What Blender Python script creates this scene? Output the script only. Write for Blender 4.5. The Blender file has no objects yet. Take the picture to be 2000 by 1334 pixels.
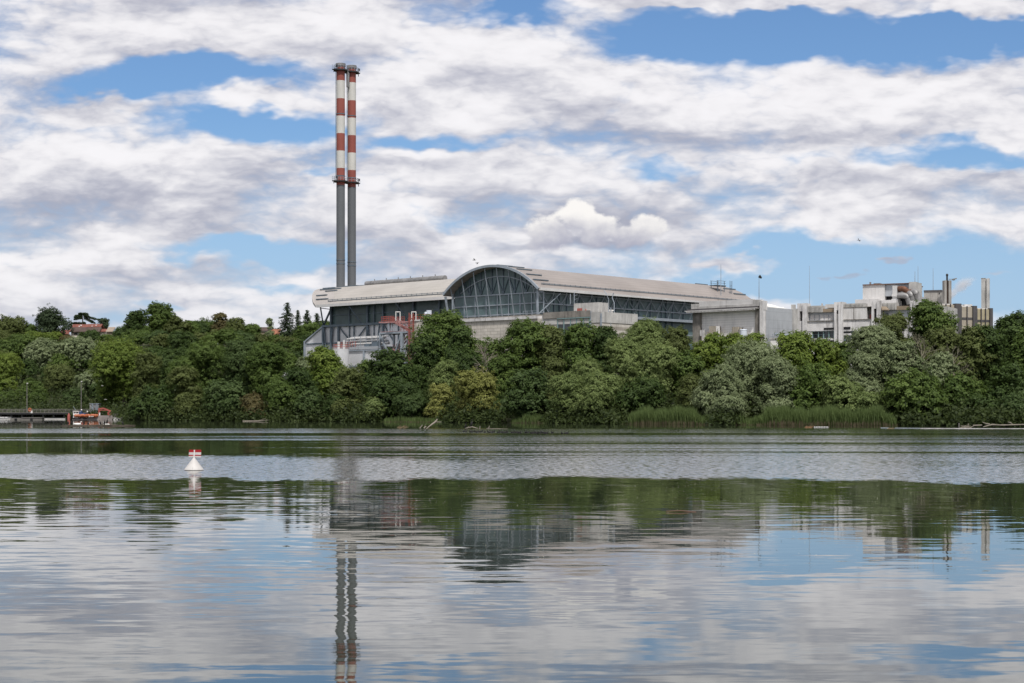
import bpy, math, random
import numpy as np
from mathutils import Vector

# ------------------------------------------------------------------ camera
F, H, HY = 3200.0, 3.0, 795.0          # focal length in px of a 2000 px wide frame, eye height, horizon row
sc = bpy.context.scene
C = sc.collection
cam = bpy.data.cameras.new('camera')
co = bpy.data.objects.new('camera', cam); C.objects.link(co)
co.location = (0, 0, H); co.rotation_euler = (math.pi/2, 0, 0)
cam.sensor_width = 36; cam.lens = 36*F/2000
cam.shift_y = (HY-667)/2000
cam.clip_start = 0.5; cam.clip_end = 9000
sc.camera = co

# ------------------------------------------------------------------ exposure
sc.view_settings.view_transform = 'Standard'
sc.view_settings.look = 'None'
sc.view_settings.exposure = 0.0
sc.view_settings.gamma = 1.0
sc.cycles.max_bounces = 8
sc.cycles.diffuse_bounces = 3
sc.cycles.glossy_bounces = 4
sc.cycles.transmission_bounces = 4
sc.cycles.volume_bounces = 1
sc.cycles.caustics_reflective = False
sc.cycles.caustics_refractive = False

# ------------------------------------------------------------------ sun
SUN_EL, SUN_AZ = math.radians(57), math.radians(168)     # azimuth clockwise from +Y: behind the camera, to the right
sun = bpy.data.lights.new('sun', 'SUN'); sun.energy = 3.7; sun.angle = math.radians(4); sun.color = (1, .965, .92)
so = bpy.data.objects.new('sun', sun); C.objects.link(so)
sd = Vector((math.sin(SUN_AZ)*math.cos(SUN_EL), math.cos(SUN_AZ)*math.cos(SUN_EL), math.sin(SUN_EL)))
so.rotation_euler = (-sd).to_track_quat('-Z', 'Y').to_euler()
so.location = (0, -50, 200)

# ------------------------------------------------------------------ node helper
class S:
    """a socket with arithmetic"""
    nt = None
    def __init__(s, o): s.o = o
    @staticmethod
    def m(op, *a, clamp=False):
        n = S.nt.nodes.new('ShaderNodeMath'); n.operation = op; n.use_clamp = clamp
        for i, x in enumerate(a):
            if isinstance(x, S): S.nt.links.new(x.o, n.inputs[i])
            else: n.inputs[i].default_value = x
        return S(n.outputs[0])
    def __add__(s, b): return S.m('ADD', s, b)
    __radd__ = __add__
    def __sub__(s, b): return S.m('SUBTRACT', s, b)
    def __rsub__(s, b): return S.m('SUBTRACT', b, s)
    def __mul__(s, b): return S.m('MULTIPLY', s, b)
    __rmul__ = __mul__
    def __truediv__(s, b): return S.m('DIVIDE', s, b)
def smooth(x, a, b, lo=0., hi=1.):
    n = S.nt.nodes.new('ShaderNodeMapRange'); n.interpolation_type = 'SMOOTHSTEP'
    for i, v in enumerate((x, a, b, lo, hi)):
        if isinstance(v, S): S.nt.links.new(v.o, n.inputs[i])
        else: n.inputs[i].default_value = v
    return S(n.outputs[0])
def vec(x, y, z=0.):
    n = S.nt.nodes.new('ShaderNodeCombineXYZ')
    for i, v in enumerate((x, y, z)):
        if isinstance(v, S): S.nt.links.new(v.o, n.inputs[i])
        else: n.inputs[i].default_value = v
    return S(n.outputs[0])
def split(v):
    n = S.nt.nodes.new('ShaderNodeSeparateXYZ'); S.nt.links.new(v.o, n.inputs[0])
    return S(n.outputs[0]), S(n.outputs[1]), S(n.outputs[2])
def noise(v, scale=1., detail=4., rough=.5, dist=0., color=False, dim='3D'):
    n = S.nt.nodes.new('ShaderNodeTexNoise'); n.noise_dimensions = dim; S.nt.links.new(v.o, n.inputs['Vector'])
    n.inputs['Scale'].default_value = scale; n.inputs['Detail'].default_value = detail
    n.inputs['Roughness'].default_value = rough; n.inputs['Distortion'].default_value = dist
    return S(n.outputs['Color' if color else 'Fac'])
def mixc(f, a, b, mode='MIX'):
    n = S.nt.nodes.new('ShaderNodeMix'); n.data_type = 'RGBA'; n.blend_type = mode; n.clamp_factor = True
    for i, v in ((0, f), (6, a), (7, b)):
        if isinstance(v, S): S.nt.links.new(v.o, n.inputs[i])
        elif i == 0: n.inputs[0].default_value = v
        else: n.inputs[i].default_value = (*v, 1) if len(v) == 3 else v
    return S(n.outputs[2])
def scalec(c, f):
    n = S.nt.nodes.new('ShaderNodeVectorMath'); n.operation = 'SCALE'
    if isinstance(c, S): S.nt.links.new(c.o, n.inputs[0])
    else: n.inputs[0].default_value = c
    if isinstance(f, S): S.nt.links.new(f.o, n.inputs['Scale'])
    else: n.inputs['Scale'].default_value = f
    return S(n.outputs[0])
def gauss(p, cx, cy, rx, ry, amp):
    """amp inside an ellipse (given in picture pixels, i.e. by direction), falling to 0"""
    n = S.nt.nodes.new('ShaderNodeVectorMath'); n.operation = 'MULTIPLY_ADD'
    S.nt.links.new(p.o, n.inputs[0])
    kx, ky = F/rx, F/ry
    n.inputs[1].default_value = (kx, ky, 0)
    n.inputs[2].default_value = (-(cx-1000)/F*kx, -(HY-cy)/F*ky, 0)
    l = S.nt.nodes.new('ShaderNodeVectorMath'); l.operation = 'LENGTH'; S.nt.links.new(n.outputs[0], l.inputs[0])
    return smooth(S(l.outputs['Value']), .3, 1.48, amp, 0.)

# ------------------------------------------------------------------ sky: clear Nishita blue with broken cumulus in front
w = bpy.data.worlds.new('World'); sc.world = w; w.use_nodes = True
S.nt = w.node_tree; S.nt.nodes.clear()
sky = S.nt.nodes.new('ShaderNodeTexSky'); sky.sky_type = 'NISHITA'; sky.sun_disc = False
sky.sun_elevation = SUN_EL; sky.sun_rotation = SUN_AZ
sky.air_density = 1.0; sky.dust_density = .6; sky.ozone_density = 2.5
tc = S.nt.nodes.new('ShaderNodeTexCoord')
dx, dy, dz = split(S(tc.outputs['Generated']))
ay_ = S.m('MAXIMUM', S.m('ABSOLUTE', dy), .12)
u = dx/ay_; v = S.m('MAXIMUM', dz, .0)/ay_
back = S.m('LESS_THAN', dy, 0.)*7.3
wr, wg, wb = split(noise(vec(u*9.+back, v*19.), 1.3, 4, .6, color=True, dim='2D'))
uw = u + (wr-.5)*.085
vw = v + (wg-.5)*.036
pw = vec(uw, vw)
us = u + (wr-.5)*.022
vs0 = v + (wg-.5)*.009
def dens(du, dv, det):
    p = vec(us*8.4+(back+du*8.4), vs0*22.+dv*22.)
    f = noise(p, 1.35, det, .53, dim='2D')
    g = S.m('ABSOLUTE', noise(p, 4.2, 3.5, .5, dim='2D')-.5)
    return f + g*.42
d0 = dens(0., 0., 7)
d1 = dens(-.002, .008, 5)
d2 = noise(vec(us*8.4+(back-.05), vs0*22.+.52), 1.35, 2, .53, dim='2D')
HOLES = [(1560,72,440,52,.62),(1930,60,210,36,.5),(1010,26,160,26,.5),(350,158,220,40,.55),(500,235,190,36,.5),
         (860,268,150,20,.45),(1185,190,45,24,.3),(1895,305,190,30,.5),(1770,525,330,66,.6),(1900,580,300,60,.42),
         (480,492,180,24,.5),(1285,335,60,20,.3),(860,430,110,16,.25),(560,560,90,14,.22),(1540,480,120,24,.3),
         (1420,560,240,26,.35),(300,595,90,10,.2),(640,330,60,10,.2),(1590,310,80,10,.2)]
CLOUDS = [(1120,440,80,42,.5),(1262,442,34,20,.4),(1700,405,110,32,.3),(490,190,75,26,.34),(210,205,95,22,.3),
          (1450,12,240,14,.5),(1915,15,90,26,.35),(1845,74,26,10,.25),(1660,524,40,12,.6),(1600,532,26,13,.55),(1740,502,46,8,.5),(1900,535,90,14,.5),(1840,565,70,14,.45),
          (1450,512,70,12,.35),(1950,525,80,12,.3),(1700,200,280,70,.22),(600,60,500,60,.25),(1000,180,240,55,.25),
          (300,340,330,50,.22),(900,330,250,30,.22),(1900,180,120,60,.2)]
cov = d0 + .31
for h in HOLES: cov = cov - gauss(pw, *h)
for h in CLOUDS: cov = cov + gauss(pw, *h)
alpha = smooth(cov, .44, .90)
relief = (d0-d1)*.95 + (d0-d2-.04)*.42
DARK = [(1660,526,50,16,.26),(1600,533,36,18,.28),(1745,502,50,12,.24),(1900,537,110,20,.22),(1840,567,80,20,.2),(1130,405,260,60,.16),(1330,470,160,26,.12),(330,400,360,46,.22),(60,445,200,46,.16),(1480,268,280,40,.13),(1120,484,110,13,.40),(700,190,300,36,.08),(120,170,220,46,.10),
        (1750,350,230,28,.12),(850,505,330,40,.07),(1050,270,220,30,.07),(500,455,220,26,.12),(250,120,260,26,.10),(1250,420,160,24,.10),(400,545,300,24,.08),(1650,270,250,18,.08)]
LIGHT = [(310,300,190,30,.16),(740,48,130,30,.15),(880,80,170,36,.12),(1560,205,300,46,.14),(830,296,60,11,.26),
         (1080,95,90,32,.12),(1850,185,200,40,.12),(480,195,60,22,.14),(1500,310,130,22,.08),(1000,350,250,40,.06),(150,560,200,40,.05),(300,60,300,40,.10),(1700,400,110,24,.12),(1180,150,120,34,.10),(930,210,130,24,.08)]
lum = .77 + relief
for h in DARK: lum = lum - gauss(pw, *h)
for h in LIGHT: lum = lum + gauss(pw, *h)
lum = S.m('MINIMUM', S.m('MAXIMUM', lum, .28), 1.12)
ramp = mixc(smooth(lum, .30, .98), (.50, .512, .62), (.865, .845, .86))
ramp = scalec(ramp, smooth(lum, .25, 1.2, .80, 1.12))
ramp = mixc(smooth(v, .0, .10, .45, .0), ramp, (.56, .60, .70))
# one crisp heap cloud low over the hall and its small companion
bn = noise(vec(u*45., v*60.), 1., 6, .55, dim='2D')
def puff(circles, ybase):
    r = None
    for cx, cy, rx, ry in circles:
        n = S.nt.nodes.new('ShaderNodeVectorMath'); n.operation = 'MULTIPLY_ADD'
        S.nt.links.new(vec(u, v).o, n.inputs[0]); kx, ky = F/rx, F/ry
        n.inputs[1].default_value = (kx, ky, 0); n.inputs[2].default_value = (-(cx-1000)/F*kx, -(HY-cy)/F*ky, 0)
        l = S.nt.nodes.new('ShaderNodeVectorMath'); l.operation = 'LENGTH'; S.nt.links.new(n.outputs[0], l.inputs[0])
        q_ = 1.-S(l.outputs['Value']); r = q_ if r is None else S.m('MAXIMUM', r, q_)
    vb = (HY-ybase)/F
    return smooth(r + (bn-.5)*1.5, .0, .34)*smooth(v, vb-.004, vb+.003)*S.m('GREATER_THAN', dy, 0.), smooth(v + (bn-.5)*.022, vb-.001, vb+.024)
pa, pl = puff([(1085, 455, 56, 42), (1125, 432, 52, 40), (1165, 450, 60, 38), (1262, 440, 40, 26), (1225, 462, 50, 26)], 488)
pcol = mixc(pl, (.42, .43, .53), (.97, .945, .92))
base = scalec(S(sky.outputs['Color']), .095)
# the thin veil that pales the blue towards the horizon is part of the sky itself
base = mixc(smooth(v, .02, .19, .72, .0), base, (.50, .56, .65))
base = mixc(1., base, (.80, 1.0, 1.22), 'MULTIPLY')
skyc = mixc(alpha*.96, base, ramp)
skyc = mixc(pa, skyc, pcol)
bg = S.nt.nodes.new('ShaderNodeBackground'); S.nt.links.new(skyc.o, bg.inputs['Color']); bg.inputs['Strength'].default_value = 1.0
wo = S.nt.nodes.new('ShaderNodeOutputWorld'); S.nt.links.new(bg.outputs[0], wo.inputs['Surface'])
w.cycles.sampling_method = 'MANUAL'; w.cycles.sample_map_resolution = 512

# ------------------------------------------------------------------ materials
def newmat(name):
    m = bpy.data.materials.new(name); m.use_nodes = True
    S.nt = m.node_tree; S.nt.nodes.clear()
    return m
def finish(sh, disp=None, volume=None):
    o = S.nt.nodes.new('ShaderNodeOutputMaterial')
    if sh is not None: S.nt.links.new(sh, o.inputs['Surface'])
    if volume is not None: S.nt.links.new(volume, o.inputs['Volume'])
def bsdf(col, rough=.7, metal=0., spec=.3, normal=None, ior=None):
    n = S.nt.nodes.new('ShaderNodeBsdfPrincipled')
    for k, x in (('Base Color', col), ('Roughness', rough), ('Metallic', metal), ('Specular IOR Level', spec), ('Normal', normal), ('IOR', ior)):
        if x is None: continue
        if isinstance(x, S): S.nt.links.new(x.o, n.inputs[k])
        else: n.inputs[k].default_value = (*x, 1) if k == 'Base Color' else x
    return n.outputs[0]
def wpos():
    return S(S.nt.nodes.new('ShaderNodeNewGeometry').outputs['Position'])
def mapping(v, rot=0., scale=(1, 1, 1)):
    n = S.nt.nodes.new('ShaderNodeMapping'); S.nt.links.new(v.o, n.inputs[0])
    n.inputs['Rotation'].default_value = (0, 0, rot); n.inputs['Scale'].default_value = scale
    return S(n.outputs[0])
MATS = {}
def pm(name, col, var=.25, scale=.5, rough=.75, streak=0., streakcol=(.06, .055, .05), metal=0., spec=.3,
       lines=None, brick=None, ang=0., joint=.55, seams=None):
    """weathered surface: mottling, vertical dirt streaks, optional courses (lines=(period, width)) or blocks"""
    m = newmat(name); p = wpos()
    c = mixc(smooth(noise(p, scale, 5, .6), .3, .7), tuple(x*(1-var) for x in col), tuple(min(1, x*(1+var)) for x in col))
    c = mixc(smooth(noise(p, 3.3, 3, .6), .35, .65)*.35, c, tuple(x*(1-var) for x in col))
    if lines:
        per, wd = lines
        z = split(p)[2]
        fr = S.m('FRACT', z*(1/per))
        c = mixc(S.m('LESS_THAN', fr, wd/per)*joint, c, tuple(x*.35 for x in col))
    if seams:
        dxs, dys, per = seams
        x, y, z = split(p)
        fr = S.m('FRACT', (x*dxs + y*dys)*(1/per))
        c = mixc(S.m('LESS_THAN', fr, .13)*joint, c, tuple(x*.6 for x in col))
    if brick:
        bw, bh = brick
        n = S.nt.nodes.new('ShaderNodeTexBrick')
        x, y, z = split(mapping(p, -ang))
        S.nt.links.new(vec(x, z).o, n.inputs['Vector'])
        n.inputs['Scale'].default_value = 1; n.inputs['Brick Width'].default_value = bw; n.inputs['Row Height'].default_value = bh
        n.inputs['Mortar Size'].default_value = .05; n.inputs['Mortar Smooth'].default_value = .2
        n.inputs['Color1'].default_value = (1, 1, 1, 1); n.inputs['Color2'].default_value = (.86, .86, .86, 1); n.inputs['Mortar'].default_value = (.5, .48, .46, 1)
        c = mixc(joint+.3, c, S(n.outputs['Color']), 'MULTIPLY')
    if streak:
        st = noise(mapping(p, 0, (1.6, 1.6, .13)), 1., 4, .65)
        pa = noise(p, .16, 2, .5)
        c = mixc(smooth(st, .46, .72)*smooth(pa, .38, .6)*streak, c, streakcol)
    finish(bsdf(c, rough, metal, spec)); MATS[name] = m
    return m
TA = math.atan2(.674, -.738)   # direction of the gable plane
M_conc = pm('concrete', (.47, .458, .435), .2, .35, .9, .55, ang=TA)
M_conc_block = pm('concrete_blocks', (.58, .54, .48), .14, .3, .9, .35, brick=(2.2, .75), ang=TA)
M_conc_dark = pm('stained_concrete', (.25, .23, .205), .3, .4, .92, .75)
M_white_conc = pm('white_concrete', (.62, .605, .595), .16, .4, .85, .75, streakcol=(.13, .115, .10))
M_white_panel = pm('white_panel', (.84, .82, .79), .07, .3, .6, .18, streakcol=(.2, .18, .16), lines=(.62, .1), joint=.3)
M_pale_panel = pm('pale_panel', (.58, .565, .55), .1, .3, .6, .4, streakcol=(.2, .18, .16))
M_clad = pm('corrugated_cladding', (.68, .68, .69), .10, .25, .45, .3, streakcol=(.16, .15, .14), metal=.2)
M_clad_grey = pm('grey_cladding', (.44, .46, .48), .08, .3, .42, .25, metal=.25, lines=(2.1, .07), joint=.4)
M_roof = pm('roof_sheet', (.40, .375, .34), .09, .12, .55, .25, streakcol=(.3, .26, .22), metal=.1, seams=(.674, .738, 1.5), joint=.3)
M_roof_brown = pm('brown_roof_sheet', (.295, .262, .240), .1, .12, .55, .3, streakcol=(.24, .205, .18), metal=.1, seams=(-.738, .674, 1.35), joint=.5)  # darker, browner sheet than the low hall's roof
M_roof_cool = pm('roof_edge_sheet', (.42, .39, .36), .1, .2, .5, .1, metal=.2)
M_gutter = pm('gutter_metal', (.62, .61, .59), .1, .3, .4, .1, metal=.2)
M_white_roof = pm('white_roof_sheet', (.82, .80, .76), .05, .3, .5, .1)
M_teal = pm('teal_panel', (.115, .172, .178), .2, .25, .35, .25, streakcol=(.02, .03, .03), spec=.5)
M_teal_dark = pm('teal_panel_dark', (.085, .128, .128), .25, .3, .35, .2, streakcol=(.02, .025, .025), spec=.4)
M_steel = pm('galvanised_steel', (.33, .37, .41), .15, .6, .45, .1, metal=.3)
M_steel_dark = pm('painted_steel', (.13, .165, .195), .2, .6, .5, .1, metal=.2)
M_black = pm('dark_metal', (.03, .03, .032), .3, .6, .6)
M_slot = pm('dark_opening', (.014, .015, .017), .3, .5, .5)
M_chim_grey = pm('chimney_grey_paint', (.122, .130, .138), .07, .15, .6, .12, streakcol=(.12, .12, .115))
M_chim_red = pm('chimney_red_paint', (.265, .078, .060), .1, .2, .65, .18, streakcol=(.16, .05, .04))
M_chim_white = pm('chimney_white_paint', (.56, .55, .51), .06, .2, .65, .2, streakcol=(.33, .31, .28))
M_red = pm('red_paint', (.34, .095, .075), .2, .8, .6, .2)
M_red_faded = pm('faded_red_paint', (.40, .21, .20), .2, .8, .65, .2)
M_orange = pm('orange_plastic', (.42, .13, .06), .2, .9, .5)
M_glass = pm('window_glass', (.025, .032, .038), .4, .5, .08, spec=.6)
M_mullion = pm('teal_window_frame', (.20, .29, .29), .1, .5, .5)
M_brown = pm('brown_panel', (.26, .205, .145), .14, .4, .6, .3)
M_tan = pm('tan_panel', (.40, .355, .285), .1, .4, .6, .35)
M_yellow = pm('yellowed_panel', (.42, .37, .25), .1, .4, .6, .3)
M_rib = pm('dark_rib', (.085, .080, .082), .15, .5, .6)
M_rust = pm('rusty_steel', (.16, .075, .045), .4, .9, .8, .3)
M_duct = pm('duct_metal', (.26, .255, .25), .25, .6, .5, .5, metal=.35)
M_conc_tan = pm('weathered_chimney_concrete', (.33, .315, .29), .18, .4, .9, .6, streakcol=(.1, .08, .065))
M_tank = pm('tank_paint', (.56, .60, .66), .08, .4, .45, .1)
M_white = pm('white_paint', (.78, .76, .73), .07, .8, .5, .12, streakcol=(.4, .36, .3))
M_buoy_white = pm('buoy_white', (.60, .575, .55), .1, 1.4, .55, .35, streakcol=(.3, .29, .2))
M_buoy_red = pm('buoy_red', (.36, .018, .022), .15, 2., .5)
M_tile = pm('red_roof_tile', (.20, .074, .055), .25, .9, .85, lines=(.5, .1), joint=.4)
M_tile_dark = pm('dark_roof_tile', (.085, .058, .05), .25, .8, .85)
M_render = pm('house_render', (.66, .60, .54), .08, .4, .9, .15)
M_beige = pm('beige_tile', (.30, .24, .185), .15, .6, .9)
M_wood = pm('driftwood', (.19, .168, .135), .25, 1.5, .9)
M_bark = pm('bark', (.075, .062, .048), .3, 1.5, .95)
M_bark_pale = pm('pale_bark', (.33, .285, .235), .25, 1.2, .9)
M_pier = pm('weathered_timber', (.17, .16, .145), .25, .8, .85, .2)
M_pier_dark = pm('dark_pier_steel', (.022, .023, .024), .3, .8, .8)
M_blue = pm('blue_paint', (.05, .09, .19), .2, .9, .5)
M_bird = pm('dark_feathers', (.018, .017, .016), .3, 3., .8)
M_swan = pm('white_feathers', (.75, .73, .69), .06, 3., .8)
M_rubber = pm('tyre_rubber', (.02, .02, .021), .2, 2., .85)
M_soil = pm('bank_soil', (.055, .06, .025), .35, .15, 1.)

def leafmat(name, dark, lite, trans=.38):
    m = newmat(name)
    a = S.nt.nodes.new('ShaderNodeAttribute'); a.attribute_name = 'tint'
    c = mixc(S(a.outputs['Fac']), dark, lite)
    d = bsdf(c, .62, 0., .22)
    t = S.nt.nodes.new('ShaderNodeBsdfTranslucent'); S.nt.links.new(mixc(.35, c, tuple(x*1.3 for x in lite)).o, t.inputs['Color'])
    mx = S.nt.nodes.new('ShaderNodeMixShader'); mx.inputs[0].default_value = trans
    S.nt.links.new(d, mx.inputs[1]); S.nt.links.new(t.outputs[0], mx.inputs[2])
    finish(mx.outputs[0]); MATS[name] = m
    return m
LEAF = {
 'D': leafmat('dark_leaf', (0.032, 0.058, 0.013), (0.083, 0.128, 0.032)),
 'M': leafmat('green_leaf', (0.053, 0.090, 0.018), (0.135, 0.193, 0.045)),
 'B': leafmat('bright_leaf', (0.081, 0.128, 0.018), (0.202, 0.262, 0.051)),
 'Y': leafmat('yellow_willow_leaf', (0.139, 0.153, 0.037), (0.342, 0.353, 0.108)),
 'G': leafmat('green_willow_leaf', (0.100, 0.141, 0.041), (0.251, 0.312, 0.112)),
 'O': leafmat('olive_leaf', (0.067, 0.086, 0.023), (0.159, 0.192, 0.059)),
 'V': leafmat('silver_leaf', (0.119, 0.154, 0.068), (0.305, 0.355, 0.190)),
 'K': leafmat('conifer_needle', (0.031, 0.050, 0.022), (0.070, 0.103, 0.047)),
 'T': leafmat('deep_green_leaf', (0.041, 0.072, 0.020), (0.106, 0.154, 0.049)),
 'R': leafmat('russet_leaf', (0.084, 0.075, 0.030), (0.177, 0.150, 0.059)),
 'U': leafmat('undergrowth_leaf', (0.027, 0.042, 0.013), (0.077, 0.105, 0.029)),
 'E': leafmat('reed_blade', (0.075, 0.112, 0.033), (0.163, 0.220, 0.077)),
 'N': leafmat('dry_reed_stem', (0.103, 0.084, 0.050), (0.188, 0.154, 0.097)),
}

# ------------------------------------------------------------------ mesh building
def root_loc(o):
    v = Vector((0, 0, 0))
    while o is not None:
        v += o.location; o = o.parent
    return v
def tag(o, label, cat, group=None):
    o['label'] = label; o['category'] = cat
    if group: o['group'] = group
    return o
def thing(name, label, cat, loc, group=None):
    o = bpy.data.objects.new(name, None); C.objects.link(o); o.location = loc; o.empty_display_size = .5
    return tag(o, label, cat, group)
class MB:
    """collects shapes in world coordinates; build() links them as one mesh object"""
    def __init__(s): s.v = []; s.f = []; s.mi = []; s.sm = []; s.ch = []
    def add(s, vs, fs, mi=0, smooth=False):
        b = len(s.v); s.v += [tuple(x) for x in vs]; s.ch.append((b, len(s.v), len(s.f), len(s.f)+len(fs)))
        s.f += [tuple(i+b for i in f) for f in fs]; s.mi += [mi]*len(fs); s.sm += [smooth]*len(fs)
        return s
    def hexa(s, p, mi=0):            # 8 points: bottom loop, top loop
        return s.add(p, [(3, 2, 1, 0), (4, 5, 6, 7), (0, 1, 5, 4), (1, 2, 6, 5), (2, 3, 7, 6), (3, 0, 4, 7)], mi)
    def beam(s, p, q, wd, ht=None, mi=0, up=(0, 0, 1)):
        p, q = Vector(p), Vector(q); d = (q-p).normalized(); up = Vector(up)
        if abs(d.dot(up)) > .98: up = Vector((.6, .8, 0))
        x = d.cross(up).normalized(); y = x.cross(d).normalized()
        x *= wd/2; y *= (ht or wd)/2
        return s.hexa([p-x-y, p+x-y, q+x-y, q-x-y, p-x+y, p+x+y, q+x+y, q-x+y], mi)
    def tube(s, pts, rad, n=8, mi=0, cap=True, smooth=True):
        pts = [Vector(p) for p in pts]
        if not isinstance(rad, (list, tuple)): rad = [rad]*len(pts)
        vs = []; fs = []
        for i, p in enumerate(pts):
            d = (pts[min(i+1, len(pts)-1)]-pts[max(i-1, 0)]).normalized()
            up = Vector((0, 0, 1)) if abs(d.z) < .9 else Vector((.3, 1, 0))
            x = d.cross(up).normalized(); y = x.cross(d).normalized()
            for k in range(n):
                a = 2*math.pi*k/n
                vs.append(p + (x*math.cos(a)+y*math.sin(a))*rad[i])
        for i in range(len(pts)-1):
            for k in range(n):
                k2 = (k+1) % n
                fs.append((i*n+k, i*n+k2, (i+1)*n+k2, (i+1)*n+k))
        s.add(vs, fs, mi, smooth)
        if cap:
            s.add([vs[k] for k in range(n)], [tuple(range(n-1, -1, -1))], mi)
            s.add([vs[-n+k] for k in range(n)], [tuple(range(n))], mi)
        return s
    def ell(s, c, r, n=10, m=6, mi=0):
        c = Vector(c); vs = []; fs = []
        for i in range(m+1):
            t = math.pi*i/m
            for k in range(n):
                a = 2*math.pi*k/n
                vs.append((c.x+r[0]*math.sin(t)*math.cos(a), c.y+r[1]*math.sin(t)*math.sin(a), c.z+r[2]*math.cos(t)))
        for i in range(m):
            for k in range(n):
                fs.append((i*n+k, (i+1)*n+k, (i+1)*n+(k+1) % n, i*n+(k+1) % n))
        return s.add(vs, fs, mi, True)
    def pieces(s, gap=.1):
        """groups of shapes that touch each other"""
        n = len(s.ch)
        if n < 2 or n > 420: return [list(range(n))]
        V = np.array(s.v); lo = np.array([V[c[0]:c[1]].min(0) for c in s.ch])-gap/2; hi = np.array([V[c[0]:c[1]].max(0) for c in s.ch])+gap/2
        lab = list(range(n))
        def find(i):
            while lab[i] != i: lab[i] = lab[lab[i]]; i = lab[i]
            return i
        for i in range(n-1):
            for j in np.nonzero(((lo[i] <= hi[i+1:]) & (hi[i] >= lo[i+1:])).all(1))[0]: lab[find(int(j)+i+1)] = find(i)
        g = {}
        for i in range(n): g.setdefault(find(i), []).append(i)
        return list(g.values())
    def build(s, name, mats, parent=None):
        if parent is not None:
            g = s.pieces()
            if 1 < len(g) <= 48:
                out = []
                for idx in g:
                    m_ = MB()
                    for i in idx:
                        a, b, c, d = s.ch[i]
                        m_.add(s.v[a:b], [tuple(q-a for q in f) for f in s.f[c:d]], 0, False)
                        m_.mi[-(d-c):] = s.mi[c:d]; m_.sm[-(d-c):] = s.sm[c:d]
                    out.append(m_._build(name, mats, parent))
                return out[0]
        return s._build(name, mats, parent)
    def _build(s, name, mats, parent=None):
        l = root_loc(parent) if parent else Vector((0, 0, 0))
        me = bpy.data.meshes.new(name)
        me.from_pydata([(x-l.x, y-l.y, z-l.z) for x, y, z in s.v], [], s.f)
        for m in (mats if isinstance(mats, (list, tuple)) else [mats]): me.materials.append(m)
        me.polygons.foreach_set('material_index', s.mi); me.polygons.foreach_set('use_smooth', s.sm)
        me.update()
        o = bpy.data.objects.new(name, me); C.objects.link(o)
        if parent: o.parent = parent
        return o
class Fr:
    """a building's own axes: ax along the facade, ay into the building"""
    def __init__(s, o, ax, ay): s.o = Vector((o[0], o[1], 0)); s.ax = Vector((*ax, 0)).normalized(); s.ay = Vector((*ay, 0)).normalized()
    def at(s, t, d, z): return s.o + s.ax*t + s.ay*d + Vector((0, 0, z))
    def t(s, px, d=0.):
        k = (px-1000)/F; o = s.o + s.ay*d
        return (o.x-k*o.y)/(k*s.ax.y-s.ax.x)
    def z(s, py, t, d=0.): return H+(HY-py)/F*s.at(t, d, 0).y
    def box(s, mb, t0, t1, d0, d1, z0, z1, mi=0):
        if t0 > t1: t0, t1 = t1, t0
        p = [s.at(*c) for c in ((t0, d0, z0), (t1, d0, z0), (t1, d1, z0), (t0, d1, z0), (t0, d0, z1), (t1, d0, z1), (t1, d1, z1), (t0, d1, z1))]
        return mb.hexa(p, mi)
    def pbox(s, mb, x0, x1, y0, y1, d0, d1, mi=0):
        t0, t1 = s.t(x0, d0), s.t(x1, d0); tm = (t0+t1)/2
        return s.box(mb, t0, t1, d0, d1, s.z(y1, tm, d0), s.z(y0, tm, d0), mi)
    def beam(s, mb, a, b, wd, ht=None, mi=0): return mb.beam(s.at(*a), s.at(*b), wd, ht, mi)
def P(px, py, Y): return Vector(((px-1000)/F*Y, Y, H+(HY-py)/F*Y))
def X(px, Y): return (px-1000)/F*Y
def structure(o): o['kind'] = 'structure'; return o
def npmesh(name, co_, quads, mat_, tint=None, parent=None, smooth=False):
    me = bpy.data.meshes.new(name)
    nv, nf = len(co_), len(quads)
    me.vertices.add(nv); me.vertices.foreach_set('co', np.ascontiguousarray(co_, np.float32).ravel())
    me.loops.add(nf*4); me.loops.foreach_set('vertex_index', np.ascontiguousarray(quads, np.int32).ravel())
    me.polygons.add(nf); me.polygons.foreach_set('loop_start', np.arange(0, nf*4, 4, dtype=np.int32))
    if smooth: me.polygons.foreach_set('use_smooth', np.ones(nf, bool))
    me.materials.append(mat_)
    if tint is not None:
        a = me.attributes.new('tint', 'FLOAT', 'FACE'); a.data.foreach_set('value', tint.astype(np.float32))
    me.update(calc_edges=True); me.validate()
    o = bpy.data.objects.new(name, me); C.objects.link(o)
    if parent: o.parent = parent
    return o

# ------------------------------------------------------------------ terrain and water
SP = [(-900, 430), (-400, 412), (0, 404), (215, 396), (290, 362), (450, 352), (620, 345), (850, 320), (1050, 305), (1230, 287), (1400, 274), (1600, 268), (1750, 263), (2000, 258), (2500, 250), (4000, 240)]
def shore(px): return np.interp(px, [a for a, b in SP], [b for a, b in SP])
def sstep(x): x = np.clip(x, 0, 1); return x*x*(3-2*x)
def ground(x, y):
    x = np.asarray(x, float); y = np.asarray(y, float)
    px = 1000 + F*x/np.maximum(y, 50.)
    d = y - shore(px)
    z = np.interp(d, [-60, -8, -1, 2, 12, 60, 110, 400], [-4, -2, -.5, .35, 1.2, 6.5, 8., 9.])
    hill = 17*sstep((y-400)/190)*sstep((690-px)/130)
    hill = hill + 9*sstep((y-650)/500)
    return z + hill + .5*np.sin(x*.13)*np.sin(y*.11)*sstep(d/30)
gx = np.concatenate([np.linspace(-4500, -420, 18), np.arange(-400, 401, 5.), np.linspace(420, 4500, 18)])
gy = np.concatenate([np.arange(215, 700, 5.), np.linspace(710, 1100, 20), np.linspace(1200, 6500, 14)])
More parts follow.
